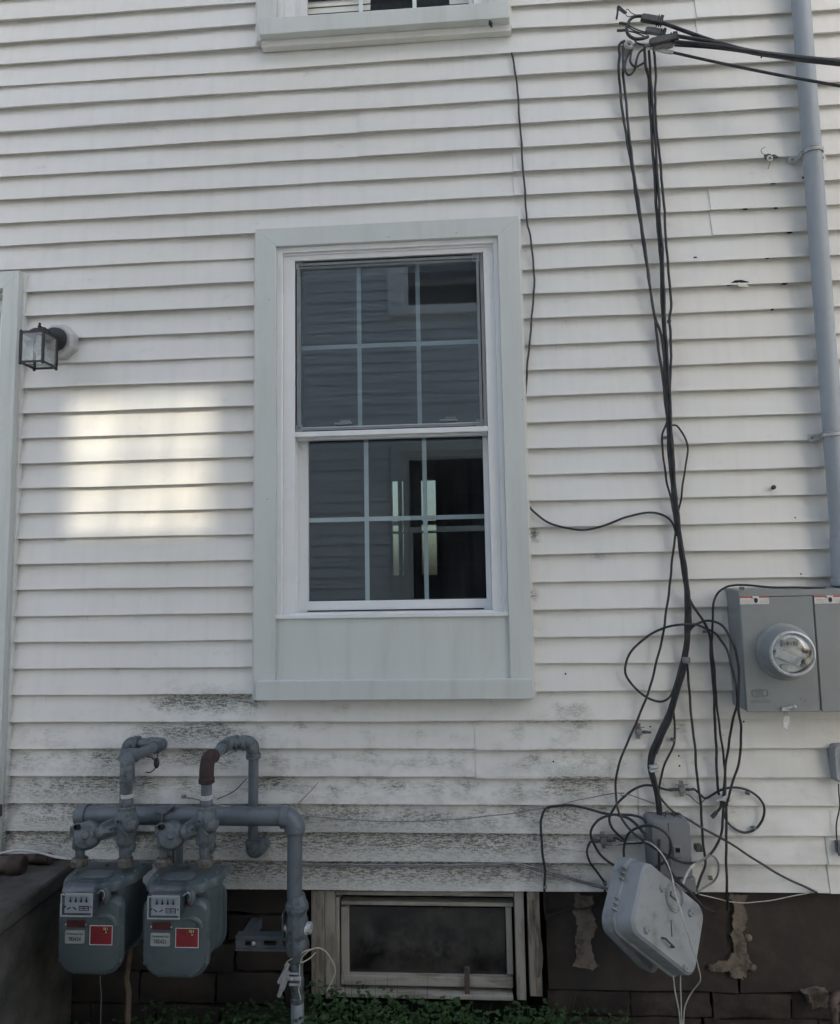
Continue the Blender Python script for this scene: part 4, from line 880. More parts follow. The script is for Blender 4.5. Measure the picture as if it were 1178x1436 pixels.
    MB().ring((ix-0.053, ix+0.053, iz-0.038, iz+0.032), (ix-0.049, ix+0.049, iz-0.034, iz+0.028), yi-0.0118, yi-0.0102).build('cover_rim', tagsilver, g_, flat=True)
    MB().ball((ix+0.068, yf-0.006, iz+0.004), 0.018, 7, (0.9, 0.8, 1.5)).build('drive_boss', meterpaint, g_)
    MB().tube(smooth_path([(ix+0.050, yi+0.02, iz+0.02), (ix+0.066, yi+0.022, iz+0.030), (ix+0.072, yi+0.028, iz+0.016), (ix+0.066, yi+0.03, iz-0.004)]), 0.0016, 6).build('seal_wire', galv, g_)
    MB().ball((ix+0.068, yi+0.026, iz-0.008), 0.006, 6, (1, 0.6, 1.2)).build('seal', redbadge, g_)
    sw = MB(); sw.tube(smooth_path([(cx+0.028, yf-0.004, z0+0.185), (cx+0.055, yf-0.008, z0+0.190), (cx+0.078, yf-0.008, z0+0.180), (cx+0.086, yf-0.005, z0+0.160)]), 0.010, 10); sw.build('channel_swell', meterpaint, g_)
    # badge, number tag, sticker
    yb_ = yf-0.0135
    bz = z0+0.166; MB().box((cx-0.074, yb_-0.003, bz-0.011), (cx-0.012, yb_+0.004, bz+0.011)).build('badge', redbadge, g_, bevel=0.001)
    for s_ in (-0.0765, -0.0095): MB().ball((cx+s_, yb_-0.001, bz-0.003), 0.003, 5).build('rivet', galv, g_)
    tz = z0+0.124; tgp = MB(); o = rrect(0.064, 0.040, 0.004, 3); tgp.prism([(cx-0.046+x, yb_-0.002, tz+z) for x, z in o], (0, 0.004, 0)); tgo = tgp.build('number_tag', tagsilver, g_)
    text_mesh('Consumers Gas', 0.009, inkblack, tgo, (cx-0.046, yb_-0.0026, tz+0.0105), fit=0.056)
    text_mesh(num, 0.0185, inkblack, tgo, (cx-0.046, yb_-0.0026, tz-0.006), fit=0.042)
    sz_ = z0+0.131; sxc = cx+0.043
    stk = MB(); stk.box((sxc-0.038, yb_-0.0015, sz_-0.030), (sxc+0.038, yb_+0.003, sz_+0.030)); sto = stk.build('warning_sticker', redstick, g_)
    MB().ring((sxc-0.0385, sxc+0.0385, sz_-0.0305, sz_+0.0305), (sxc-0.0365, sxc+0.0365, sz_-0.0285, sz_+0.0285), yb_-0.0022, yb_-0.0016).build('sticker_border', inkwhite, sto, flat=True)
    ex, ez = sxc+0.015, sz_+0.016
    MB().prism([(ex-0.009, yb_-0.0022, ez+0.011), (ex+0.010, yb_-0.0022, ez+0.011), (ex+0.010, yb_-0.0022, ez-0.002), (ex+0.004, yb_-0.0022, ez-0.010), (ex-0.006, yb_-0.0022, ez-0.007), (ex-0.009, yb_-0.0022, ez)], (0, 0.0006, 0)).build('emblem', inkblack, sto, flat=True)
    em = MB(); em.box((ex-0.007, yb_-0.0028, ez), (ex-0.003, yb_-0.0023, ez+0.009)); em.box((ex-0.001, yb_-0.0028, ez-0.001), (ex+0.002, yb_-0.0023, ez+0.009)); em.box((ex+0.005, yb_-0.0028, ez), (ex+0.008, yb_-0.0023, ez+0.009)); em.box((ex-0.001, yb_-0.0028, ez-0.008), (ex+0.005, yb_-0.0023, ez-0.0035)); em.build('emblem_mark', inkyellow, sto, flat=True)
    for k in range(7):
        l_ = -0.033; w_ = (0.036 if k < 3 else 0.062)
        MB().box((sxc+l_, yb_-0.0020, sz_+0.019-k*0.0066), (sxc+l_+w_*(0.95 if k % 2 else 0.8), yb_-0.0016, sz_+0.0205-k*0.0066)).build('sticker_print', redbadge, sto, flat=True)
    return g_
gas_meter(-1.263, 0.415, 'left of the two grey gas meters, number tag ending in 424', '785424')
gas_meter(-0.976, 0.411, 'right of the two grey gas meters, number tag ending in 421', '785421')

# ------------------------------------------------------------------ electric meter box, conduit
eb_ = empty('electric_meter_box', (1.2, -0.06, 1.21)); tag(eb_, 'grey double electric meter box with round glass meter on the siding', 'meter box')
X0, X1, Z0, Z1, YF = 0.953, 1.56, 1.208, 1.622, -0.115
sh_ = MB(); sh_.box((X0, YF, Z0), (X1, 0.010, Z1)); sh_.build('enclosure', boxgrey, eb_, bevel=0.004)
fl = MB(); fl.prism([(X0-0.004, YF-0.008, Z1-0.020), (X0-0.004, YF-0.008, Z1+0.002), (X0-0.004, 0.010, Z1+0.010), (X0-0.004, 0.010, Z1+0.0005)], (X1-X0+0.008, 0, 0)); fl.build('rain_lip', boxgrey, eb_, bevel=0.002)
XS = 1.204
for a_, b_ in ((X0+0.002, XS-0.0025), (XS+0.0025, X1-0.002)):
    MB().box((a_, YF-0.006, Z0-0.004), (b_, YF-0.0005, Z1-0.021)).build('cover_panel', boxgrey, eb_, bevel=0.0025)
simple('register_white', (0.62, 0.64, 0.62), 0.25, 0.5, (0.16, 0.17, 0.165), 42)
mc = P(1100, 914, YF-0.006); MX, MZ = mc.x, mc.z
mb = MB(); mb.lathe((MX, YF-0.006, MZ), (0, -1, 0), [(0.098, 0), (0.098, 0.004), (0.094, 0.007), (0.0935, 0.010), (0.090, 0.012), (0.084, 0.012), (0.084, 0.0)], 40, True); mb.build('cover_ring', boxgrey, eb_)
mb = MB(); mb.lathe((MX, YF-0.010, MZ), (0, -1, 0), [(0.089, 0), (0.090, 0.003), (0.086, 0.014), (0.079, 0.043), (0.075, 0.048), (0.070, 0.048), (0.068, 0.038), (0.0, 0.035)], 40); mb.build('meter_base', boxgrey, eb_)
YD = YF-0.068
mb = MB(); mb.lathe((MX, YD+0.004, MZ), (0, -1, 0), [(0.075, 0), (0.077, 0.003), (0.076, 0.008), (0.071, 0.010), (0.067, 0.008), (0.067, 0.0)], 40, True); mb.build('lock_ring', galv, eb_)
mb = MB(); mb.lathe((MX, YD+0.018, MZ), (0, -1, 0), [(0.0, 0.0), (0.064, 0.0), (0.064, 0.002), (0.0, 0.0021)], 32); mb.build('register_plate', MATS['register_white'], eb_)
mb = MB(); mb.box((MX-0.030, YD+0.004, MZ+0.022), (MX+0.026, YD+0.0175, MZ+0.046)); mb.build('register_display', tagsilver, eb_, bevel=0.002)
mb = MB(); mb.boxm((MX-0.012, YD+0.010, MZ-0.014), (0.040, 0, -0.018), (0, 0.006, 0), (0.006, 0, 0.014)); mb.build('name_card', galv, eb_, bevel=0.001)
mb = MB(); mb.box((MX-0.062, YD+0.006, MZ+0.004), (MX-0.022, YD+0.012, MZ+0.012)); mb.build('latch_arm', inkblack, eb_, bevel=0.002)
for dx_, dz_, r_, mt in ((0.048, 0.008, 0.010, inkblack), (0.038, -0.028, 0.015, dullmetal), (0.038, -0.028, 0.008, inkblack), (-0.028, -0.045, 0.010, tagsilver)):
    MB().lathe((MX+dx_, YD+0.016-(0.004 if r_ < 0.009 else 0), MZ+dz_), (0, -1, 0), [(r_, 0), (r_, 0.006), (r_*0.8, 0.009), (0.0, 0.009)], 14).build('register_knob', mt, eb_)
for k in range(5): MB().box((MX-0.026+k*0.0105, YD+0.0025, MZ+0.028), (MX-0.019+k*0.0105, YD+0.0038, MZ+0.040)).build('digit_window', inkblack if k % 2 else dullmetal, eb_, flat=True)
mb = MB(); mb.lathe((MX, YD+0.002, MZ), (0, -1, 0), [(0.067, 0), (0.0665, 0.010), (0.062, 0.018), (0.050, 0.024), (0.030, 0.028), (0.0, 0.029)], 40); mb.f = [f for f in mb.f if len(f) == 4]; mb.build('glass_dome', domeglass, eb_)
for i_, (pa, pb) in enumerate((((1037.5, 836), (1079, 847)), ((1142, 835), (1183, 846)))):
    a = P(*pa, YF-0.008); b = P(*pb, YF-0.008); yk = YF-0.0072
    so_ = MB(); so_.box((a.x, yk, b.z), (b.x, yk+0.001, a.z)); so_ = so_.build('warning_label', inkwhite, eb_, flat=True)
    MB().box((a.x, yk-0.0006, a.z-0.007), (b.x, yk-0.0001, a.z-0.0005)).build('label_band', inkred, so_, flat=True)
    w_ = b.x-a.x; h_ = a.z-b.z; ixx = a.x+w_*0.54; izz = (a.z+b.z)/2-0.001
    MB().box((ixx-0.011, yk-0.0012, b.z+0.001), (ixx+0.011, yk-0.0007, a.z-0.001)).build('label_pictogram_field', inkwhite, so_, flat=True)
    pg = MB(); pg.prism([(ixx-0.006, yk-0.0018, izz+0.006), (ixx+0.001, yk-0.0018, izz+0.009), (ixx+0.007, yk-0.0018, izz+0.004), (ixx+0.006, yk-0.0018, izz-0.006), (ixx-0.001, yk-0.0018, izz-0.010), (ixx-0.006, yk-0.0018, izz-0.004)], (0, 0.0005, 0)); pg.box((ixx-0.016, yk-0.0018, izz+0.007), (ixx-0.007, yk-0.0013, izz+0.009)); pg.build('pictogram', inkblack, so_, flat=True)
    for k in range(3):
        MB().box((a.x+0.004, yk-0.0005, b.z+0.004+k*0.0048), (a.x+w_*0.40, yk-0.0001, b.z+0.0054+k*0.0048)).build('label_print', tagsilver, so_, flat=True)
        MB().box((a.x+w_*0.68, yk-0.0005, b.z+0.004+k*0.0048), (b.x-0.004, yk-0.0001, b.z+0.0054+k*0.0048)).build('label_print', tagsilver, so_, flat=True)
# embossed maker mark: a barred ring pair over two rules
lg = P(1066, 972, YF-0.007); em = MB(); ye = YF-0.0075
for dx_ in (-0.018, 0.018):
    ring_ = [Vector((lg.x+dx_+0.009*math.cos(R(t)), ye, lg.z+0.011*math.sin(R(t)))) for t in range(40, 321, 20)] if dx_ < 0 else [Vector((lg.x+dx_+0.009*math.cos(R(t)), ye, lg.z+0.011*math.sin(R(t)))) for t in range(-140, 141, 20)]
    em.tube(ring_, 0.0014, 5)
for x_ in (-0.010, 0.0, 0.0075): em.tube([(lg.x+x_, ye, lg.z-0.013), (lg.x+x_, ye, lg.z+0.014)], 0.0014, 5)
for dz_ in (-0.024, -0.031): em.tube([(lg.x-0.032, ye, lg.z+dz_), (lg.x+0.030, ye, lg.z+dz_)], 0.0012, 5)
em.build('embossed_mark', boxgrey, eb_)
ko = P(1127, 981, YF-0.007); ke = MB(); ke.tube([Vector((ko.x+0.008*math.cos(R(t)), YF-0.0065, ko.z+0.008*math.sin(R(t)))) for t in range(100, 400, 20)], 0.001, 5); ke.build('embossed_dot', boxgrey, eb_)
lt = P(1103, 993, YF-0.006); mb = MB(); mb.box((lt.x-0.020, YF-0.016, lt.z-0.008), (lt.x+0.004, YF-0.0065, lt.z+0.004)); mb.boxm((lt.x+0.012, YF-0.012, lt.z+0.004), (0.016, 0, 0.004), (0, 0.004, 0), (0, 0, 0.004)); mb.ball((lt.x+0.024, YF-0.014, lt.z+0.006), 0.007, 6); mb.build('hasp', galv, eb_, bevel=0.001)
mb = MB(); mb.tube(smooth_path([(lt.x-0.008, YF-0.012, lt.z-0.006), (lt.x-0.012, YF-0.014, lt.z-0.020), (lt.x-0.006, YF-0.012, lt.z-0.028), (lt.x-0.001, YF-0.012, lt.z-0.016), (lt.x-0.008, YF-0.012, lt.z-0.006)]), 0.0016, 6); mb.build('seal_wire', dullmetal, eb_)
sl = MB(); sl.prism([(lt.x-0.013, YF-0.013, lt.z-0.022), (lt.x+0.005, YF-0.013, lt.z-0.022), (lt.x+0.004, YF-0.010, lt.z-0.050), (lt.x-0.004, YF-0.008, lt.z-0.076), (lt.x-0.020, YF-0.008, lt.z-0.062)], (0, 0.0015, 0)); sl.build('seal_tag', clearfilm, eb_)
sl = MB(); sl.prism([(lt.x-0.013, YF-0.0118, lt.z-0.046), (lt.x-0.002, YF-0.0118, lt.z-0.044), (lt.x-0.005, YF-0.0105, lt.z-0.070), (lt.x-0.016, YF-0.0105, lt.z-0.062)], (0, 0.001, 0)); sl.build('seal_card', inkwhite, eb_)

cdt = empty('conduit', (1.35, -0.04, 1.6)); tag(cdt, 'grey electrical conduit strapped to the wall above the meter box', 'conduit')
CXx = 1.350
MB().tube([(CXx, -0.045, 1.70), (CXx, -0.045, 7.2)], 0.0335, 24).build('pipe', conduitp, cdt)
mb = MB(); mb.lathe((CXx, -0.045, 1.632), (0, 0, 1), [(0.036, 0), (0.043, 0.002), (0.043, 0.022), (0.0375, 0.026), (0.0375, 0.165), (0.0365, 0.17), (0.0335, 0.172)], 24); mb.build('hub_fitting', conduitp, cdt)
for py in (209, 608):
    q = P(1136 if py < 300 else 1165, py, -0.07); zz = q.z
    sp_ = empty('strap', (0, 0, 0), cdt); sp_.location = -cdt.location
    mb = MB()
    prof = [(-0.037, -0.009), (-0.040, -0.007), (-0.037, -0.003), (-0.0385, 0.0), (-0.037, 0.003), (-0.040, 0.007), (-0.037, 0.009)]
    ringp = []
    for t in range(0, 181, 12):
        ca, sa = math.cos(R(t)), -math.sin(R(t))
        ringp.append([(CXx+ca*-p_[0], -0.045+sa*-p_[0], zz+p_[1]) for p_ in prof])
    mb.loft(ringp, cap=False, closed=False); mb.build('band', galv, sp_)
    for s_ in (-1, 1):
        lugm = MB(); lugm.box((CXx+s_*0.0375, -0.045, zz-0.011), (CXx+s_*0.0405, -0.004, zz+0.011)); lugm.box((CXx+s_*0.0375, -0.006, zz-0.014), (CXx+s_*0.070, -0.0035, zz+0.012)); lugm.build('lug', galv, sp_, bevel=0.002)
        MB().lathe((CXx+s_*0.056, -0.0062, zz-0.001), (0, -1, 0), [(0.006, 0), (0.006, 0.003), (0.003, 0.005), (0.0, 0.005)], 6).build('screw', dullmetal, sp_)

# ------------------------------------------------------------------ cables
def cable(pts, r, label, mat_=None, y=-0.012, name='cable', cat='cable', group=None, n=7, k=6):
    """pts: (px, py[, depth]) of the survey; depth carries over from point to point"""
    w = []; cy = y
    for p in pts:
        if len(p) > 2: cy = p[2]
        w.append(P(p[0], p[1], cy))
    path = smooth_path(w, k); sd_ = sum(ord(ch_) for ch_ in label); ln_ = 0.0; last = len(path)-1
    for i_ in range(1, last):
        ln_ += (path[i_]-path[i_-1]).length
        a_ = 0.0011*math.sin(ln_*31+sd_)+0.0007*math.sin(ln_*67+sd_*1.7); path[i_] = path[i_]+Vector((a_, -abs(a_)*0.4, 0.0009*math.sin(ln_*41+sd_*0.6)))
    mb = MB(); mb.tube(path, r, n)
    o = mb.build(name, mat_ or blackrub, org=tuple(w[-1]))
    return tag(o, label, cat, group)
RC = 0.0052
YB = lambda k: -0.010-0.0075*k
# overhead service drop
def drop(pts, r, label, ends):
    w = [P(a, b, c) for a, b, c in pts]
    d = (w[-1]-w[-2]).normalized()
    w += [w[-1]+d*0.6, w[-1]+d*1.6+Vector((0, 0, 0.03)), w[-1]+d*4.0+Vector((0, 0, 0.25)), w[-1]+d*9+Vector((0, 0, 1.2))]
    mb = MB(); mb.tube(smooth_path(w, 7), r, 9); o = mb.build('service_cable', blackrub, org=tuple(w[0])); tag(o, label, 'cable', 'overhead service drop')
FAR = lambda a, b: [(2.6+a, -0.75, 4.02+b), (5.2+a, -1.7, 4.9+b), (9+a, -3.0, 6.6+b)]
drop([(928, 31.5, -0.07), (966, 45.6, -0.085), (999, 57, -0.10), (1048, 70.5, -0.14), (1110, 79, -0.19), (1178, 86, -0.25)], 0.0072, 'topmost black overhead cable leaving the upper splice connector', FAR(0, 0))
drop([(949, 50.5, -0.09), (1002, 59.5, -0.105), (1051, 73, -0.14), (1112, 82, -0.19), (1178, 89.5, -0.25)], 0.0072, 'second black overhead cable leaving the dark wedge clamp', FAR(0, -0.03))
drop([(946, 58.5, -0.085), (1002, 63.5, -0.115), (1051, 72, -0.155), (1112, 80.5, -0.205), (1178, 87, -0.265)], 0.0068, 'third black overhead cable leaving the side of the dark wedge clamp', FAR(0.0, -0.015))
drop([(946, 63.5, -0.08), (1000, 67.5, -0.10), (1040, 72.5, -0.13), (1112, 84, -0.18), (1178, 91.5, -0.24)], 0.0040, 'thin bare messenger wire under the overhead cables', FAR(0.0, -0.045))
drop([(943, 73.5, -0.06), (1002, 86.6, -0.10), (1081, 103, -0.17), (1178, 120.5, -0.25)], 0.0052, 'single black overhead line below the service drop bundle', FAR(0.05, -0.14))
tie = MB(); q = P(1066, 76, -0.15); tie.tube(smooth_path([q+Vector((0, 0, 0.004)), q+Vector((0.001, -0.016, -0.008)), q+Vector((0, -0.006, -0.020))]), 0.003, 6); tag(tie.build('cable_tie', blackrub, org=tuple(q)), 'short black tie tail hanging from the overhead bundle', 'cable tie')
# splice connectors
def splice(pa, pb, wa, wb_, y, label, mats):
    a = P(*pa, y); b = P(*pb, y); d = (b-a); L_ = d.length; d.normalize(); up_ = Vector((0, -1, 0)).cross(d).normalized(); fw = Vector((0, -1, 0))
    e = empty('splice_connector', tuple(b)); tag(e, label, 'connector', 'splice connectors of the service drop')
    mb = MB(); mb.loft([[a+d*t*L_+up_*h*s1+fw*h*s2*0.8 for s1, s2 in ((-1, -1), (1, -1), (1, 1), (-1, 1))] for t, h in ((0, wa*0.8), (0.1, wa), (0.9, wb_), (1, wb_*0.8))]); mb.build('body', mats[0], e, bevel=0.002, sharp=25)
    MB().tube([a+d*L_*0.28+up_*wa*1.2-fw*0.0, a+d*L_*0.80+up_*wb_*1.2], 0.0045, 6).build('cover_hinge', mats[1], e)
    for t in (0.78, 0.88, 0.98):
        MB().boxm(a+d*t*L_, d*0.0022, up_*(wb_*1.35), fw*(wb_*0.9)).build('clamp_rib', mats[1], e)
    MB().lathe(a+d*0.93*L_+up_*wb_, up_, [(0.006, 0), (0.006, 0.010), (0.0, 0.011)], 6).build('clamp_screw', mats[1], e)
splice((899, 24.5), (929, 30), 0.0125, 0.0125, -0.07, 'upper black splice connector with raised clamp screw', (darkpl, blackrub))
splice((905, 42), (933, 47), 0.011, 0.010, -0.05, 'middle grey splice connector behind the wedge clamp', (boxmid, blackrub))
splice((911, 60), (950, 51.5), 0.013, 0.012, -0.085, 'lower dark wedge clamp gripping two overhead cables', (darkpl, blackrub))
wd = empty('wedge_clamp', tuple(P(930, 60, -0.07))); tag(wd, 'grey metal wedge clamp below the splice connectors', 'clamp')
MB().prism([P(916, 63, -0.08), P(936, 58, -0.08), P(947, 55, -0.08), P(946, 61, -0.08), P(938, 63, -0.08), P(918, 66, -0.08)], (0, 0.025, 0)).build('body', dullmetal, wd, bevel=0.002)
MB().tube([P(905, 64, -0.06), P(917, 64, -0.075)], 0.006, 8).build('bail', dullmetal, wd)
tn = empty('tension_sleeve', tuple(P(927, 70, -0.06))); tag(tn, 'short silver tension sleeve at the end of the single overhead line', 'clamp')
for i_, (a_, b_) in enumerate((((910, 64), (936, 71)), ((911, 67.5), (936, 75)))): MB().tube([P(*a_, -0.06), P(*b_, -0.062)], 0.0032, 6).build('side_bar', galv, tn)
for t in (0.25, 0.45, 0.62): q = P(911+26*t, 66+7.5*t, -0.062); MB().boxm(q, (0.003, 0, 0.001), (0, 0.004, 0), (-0.002, 0, 0.009)).build('rung', galv, tn)
MB().tube([P(934, 72.2, -0.062), P(944, 74, -0.062)], 0.0075, 8).build('sleeve_end', zincwhite, tn)
# insulator spool
isp = empty('insulator_spool', tuple(P(882.6, 61, -0.04))); tag(isp, 'round grey insulator spool on the wall under the cable loops', 'insulator')
q = P(882.6, 61, -0.062); MB().lathe(q, (-0.12, 1, -0.05), [(0.007, 0), (0.014, 0.0), (0.0195, 0.006), (0.0195, 0.016), (0.014, 0.022), (0.014, 0.030), (0.0195, 0.036), (0.0195, 0.048), (0.008, 0.05)], 20).build('spool', ceramic, isp)
MB().lathe(q, (0.12, -1, 0.05), [(0.008, -0.004), (0.008, 0.004), (0.005, 0.008), (0.0, 0.008)], 10).build('bolt_head', dullmetal, isp)
MB().tube([P(889, 63, -0.04), P(912, 63, -0.045)], 0.0075, 8).build('arm', ceramic, isp)
MB().tube([q+Vector((0, 0.04, 0)), Vector((q.x, 0.02, q.z))], 0.006, 8).build('bolt', dullmetal, isp)
# wire hook, stubs, tails
hk = empty('wire_hook', tuple(P(866, 26, -0.03))); tag(hk, 'bent black wire hook at the far left of the service head', 'hook')
MB().tube(smooth_path([P(864.6, 26.5, -0.03), P(866, 18, -0.03), P(866.5, 10.5, -0.03), P(868, 9.3, -0.03), P(873, 13.5, -0.04), P(878, 17.8, -0.05)], 4), 0.0042, 7).build('hook', blackrub, hk)
MB().tube([P(867, 12.5, -0.032), P(876, 19, -0.05)], 0.003, 6).build('shank', blackrub, hk)
cable([(878, 14.5, -0.05), (881, 13.4), (885, 18), (891, 20.5), (899, 22)], 0.0016, 'hair-thin upper wire tying the hook to the top splice', y=-0.05, n=5)
cable([(877, 19, -0.05), (878, 22.5), (882, 23.6), (888, 22.5), (898, 23.5)], 0.0016, 'hair-thin lower wire tying the hook to the top splice', y=-0.05, n=5)
cable([(899, 22.5, -0.065), (890, 23.5), (883.5, 28), (878.8, 38), (880.5, 48), (889, 54.5), (899, 54.5), (909, 51.5, -0.055)], 0.0062, 'thick black jumper curling left from the top splice', y=-0.06)
cable([(868.5, 32.5, -0.04), (873, 33, -0.045), (879, 34.5, -0.055)], 0.0050, 'upper cut black wire stub poking left of the jumper')
cable([(865.5, 42.8, -0.04), (872, 42.6, -0.045), (880, 42.2, -0.055)], 0.0050, 'lower cut black wire stub poking left of the jumper')
for i_, (a_, b_, c_) in enumerate((((881, 36), (893, 41.5), (905, 45)), ((881, 38), (893, 44.5), (908, 48.5)), ((881, 43.5), (894, 47), (908, 53)))):
    cable([(*a_, -0.052), (*b_, -0.05), (*c_, -0.05)], 0.0026, ('upper', 'middle', 'lower')[i_]+' of three thin wires from the jumper into the middle splice', n=5)
cable([(889, 55, -0.05), (894, 60, -0.05), (901, 63, -0.05), (906, 63.5, -0.05)], 0.0026, 'thin black wire from jumper bottom to the wedge clamp', n=5)
# long vertical cables, upper run
cable([(876, 57.5, -0.035), (871, 60), (867.8, 66), (869.3, 78), (867, 92), (867.6, 105), (868.8, 117, -0.02), (874.7, 170), (884, 222), (894.5, 292), (905, 359), (913.6, 415), (922.7, 482), (931, 544), (935.5, 590), (937, 620), (940, 660), (946, 720), (953, 768), (960, 820), (962, 860), (960, 905), (953, 940), (944, 975), (934, 1006), (921, 1033), (911.5, 1056), (909.5, 1073), (914, 1092), (920, 1118), (922.5, 1150)], RC, 'leftmost long black cable running from insulator spool down into the bundle', y=YB(1))
cable([(875, 59, -0.05), (873.6, 72), (874.2, 98), (875.5, 118, -0.024), (885, 213), (893, 267), (903.6, 340), (916, 433), (926.5, 466), (932, 513), (937, 590), (938.6, 625), (942.5, 670), (948.5, 725), (956, 780), (963.5, 835), (964, 870), (961.5, 915), (955, 945), (946, 980), (937, 1005), (924, 1034), (914.5, 1057), (912.4, 1074), (917.5, 1095), (922.5, 1118), (924.5, 1150, -0.03), (924.5, 1185, -0.105), (924.8, 1216, -0.11), (924, 1235, -0.08)], RC, 'second long black cable from the spool, its tail hanging over the grey wall box', y=YB(2))
cable([(904, 66.5, -0.05), (905.5, 92), (909.5, 112, -0.024), (912.7, 170), (919, 261), (922, 316), (926.5, 360), (929, 437), (935, 528), (939, 590), (941.5, 640), (945.5, 695), (951, 742), (958.5, 790), (964.5, 835), (966, 870), (963, 915), (957, 945), (949, 975), (940, 1003), (927, 1033), (917.5, 1057), (915, 1075), (920, 1098), (925, 1120), (926, 1152)], RC*1.1, 'thick black cable dropping straight from the wedge clamp along the bundle', y=YB(1))
cable([(910, 70.6, -0.05), (912.3, 102, -0.03), (914.5, 140), (917, 170), (923, 261), (926, 316), (929.5, 360), (932, 437), (937.5, 528), (941, 590), (944, 640), (948, 695), (953.5, 742), (960.5, 790), (966.5, 835), (967, 868), (965, 910), (958.5, 945), (951, 972), (942.5, 1003), (930, 1032), (920, 1057)], RC, 'black cable hugging the right of the thick bundle cable', y=YB(2))
cable([(917, 72, -0.05), (919.8, 106, -0.03), (919, 132), (919.3, 165), (925, 219), (931, 286), (935.5, 359), (941, 418), (938.9, 449), (941, 477), (939.8, 550), (940.5, 593), (943, 640), (947, 690), (951.5, 735), (959, 785), (965, 832), (968, 850), (968.5, 875)], RC*0.95, 'rightmost long black cable in the upper run, clipped once', y=YB(1.5))
cable([(886.7, 69, -0.05), (881, 78), (876.6, 88), (876.2, 98), (881.5, 105), (889, 99), (893.5, 84), (897, 74), (904, 67.5)], 0.0044, 'deeper black drip loop under the insulator spool', y=-0.045)
cable([(886, 71, -0.055), (884, 85), (888, 92), (894, 93.5), (904, 87.5, -0.03)], 0.0044, 'shallower black drip loop beside the insulator spool', y=-0.055)
# loops beside the bundle
cable([(941, 596.5), (946, 596), (951, 598.5), (961, 614), (964, 631), (960, 664.5), (955.5, 695), (951.5, 716), (949, 745)], 0.0036, 'black cable loop bulging right of the bundle at mid height', y=YB(0))
cable([(936.5, 588), (933.5, 597.6), (929, 612), (929, 633), (932, 655), (935.5, 676), (941, 700), (947, 735)], 0.0040, 'black cable bowing left of the bundle past a clip', y=YB(0))
cable([(742, 709, 0.0), (750, 719, -0.008), (770, 733), (797, 741), (820, 743), (850, 736), (881, 724), (910, 719), (931, 723), (943, 733, -0.02), (949, 752, -0.02)], 0.0042, 'black cable arching from window casing to the bundle', y=-0.010)
cable([(717, 73, 0.004), (721.5, 92.7, -0.008), (725, 120), (730, 185), (738.5, 301), (743, 330), (748.8, 376), (747.6, 426), (742.5, 481), (738.5, 530), (736.5, 557, 0.0)], 0.0040, 'black cable hanging from the upper sill beside the main window', y=-0.010)
# lower fan of cables
cable([(947.5, 745, -0.02), (946, 760), (940, 810), (937, 840), (929, 892.6), (918, 940), (907, 976.5), (891, 1017), (875.6, 1050.6), (866, 1082), (863.2, 1106), (865.5, 1131.6, -0.03), (878, 1157, -0.06), (904, 1180.5, -0.12), (938, 1201, -0.13), (960, 1209.5, -0.12), (975, 1210, -0.09), (988, 1204, -0.05), (1002.6, 1190, -0.03), (1011, 1170), (1014, 1136), (1016, 1101), (1016.6, 1070)], 0.0044, 'long black cable swinging left of the bundle then under the wall box', y=-0.014)
cable([(977, 876, -0.03), (957, 876, -0.048), (932, 880, -0.03), (905, 894.6, -0.014), (883.4, 916), (877, 939.5), (883.4, 957), (905, 976.5), (924.4, 984), (938, 978.5), (946, 961, -0.02), (951.6, 945)], 0.0044, 'big black cable loop left of the bundle beside the meter box', y=-0.02)
cable([(968, 878, -0.03), (977, 876), (1000.4, 886), (1010, 897, -0.05), (1020, 914, -0.09), (1029.7, 949, -0.132), (1033.6, 980, -0.134), (1027.7, 1011.6, -0.10), (1020, 1054.5, -0.04), (1017, 1085), (1016, 1116)], 0.0044, 'inner black cable arching right of the bundle along the meter box', y=-0.03)
cable([(964, 905, -0.03), (965.5, 889), (975, 876), (992.6, 870), (1012, 877, -0.08), (1025.8, 896.6, -0.132), (1033.6, 924, -0.140), (1036.5, 957, -0.142), (1035.5, 996, -0.14), (1039.4, 1025, -0.10), (1037.5, 1060, -0.05), (1029.7, 1089.6), (1022, 1117), (1019, 1130)], 0.0044, 'outer black cable arching widest over the edge of the meter box', y=-0.036)
cable([(964.5, 832, -0.02), (968, 842), (985, 869), (994.6, 889), (996.5, 912), (1000, 957), (1003, 1015.5), (1005, 1074), (1008, 1113), (1012, 1130)], 0.0048, 'black cable branching right off the bundle to the zip tie', y=-0.022)
cable([(1157, 824.5, -0.10), (1110, 824, -0.10), (1076, 823, -0.10), (1041, 820.5, -0.08), (1030, 820.5, -0.05), (1019, 823, -0.03), (1006, 833), (999.5, 853), (999.3, 888), (998.5, 906), (1003, 957), (1008, 1015.5), (1015, 1060), (1017, 1113), (1015, 1132)], 0.0040, 'black cable coming off the top of the meter box and down', y=-0.024)
cable([(963.5, 926, -0.02), (964.5, 940), (967, 976.5), (974, 1045), (977.5, 1085), (982, 1124.5), (986, 1177.5), (988.3, 1202.5, -0.03), (988, 1216, -0.04), (982, 1233, -0.06), (976.5, 1250, -0.08)], 0.0046, 'straight black cable from bundle splice down to the hanging box', y=-0.016)
cable([(943.5, 985, -0.02), (945.3, 1000), (946, 1035), (942, 1050.6), (931, 1076), (925, 1100), (922.5, 1118)], 0.0040, 'black cable leaving the bundle past a clip and rejoining it', y=-0.014)
cable([(922, 1105, -0.02), (926.6, 1119), (942, 1135.7), (962, 1148, -0.03), (984.5, 1161), (1018, 1179), (1065, 1209.5), (1100, 1230), (1146, 1252, -0.004)], 0.0042, 'straight black cable slanting down right across the siding', y=-0.03)
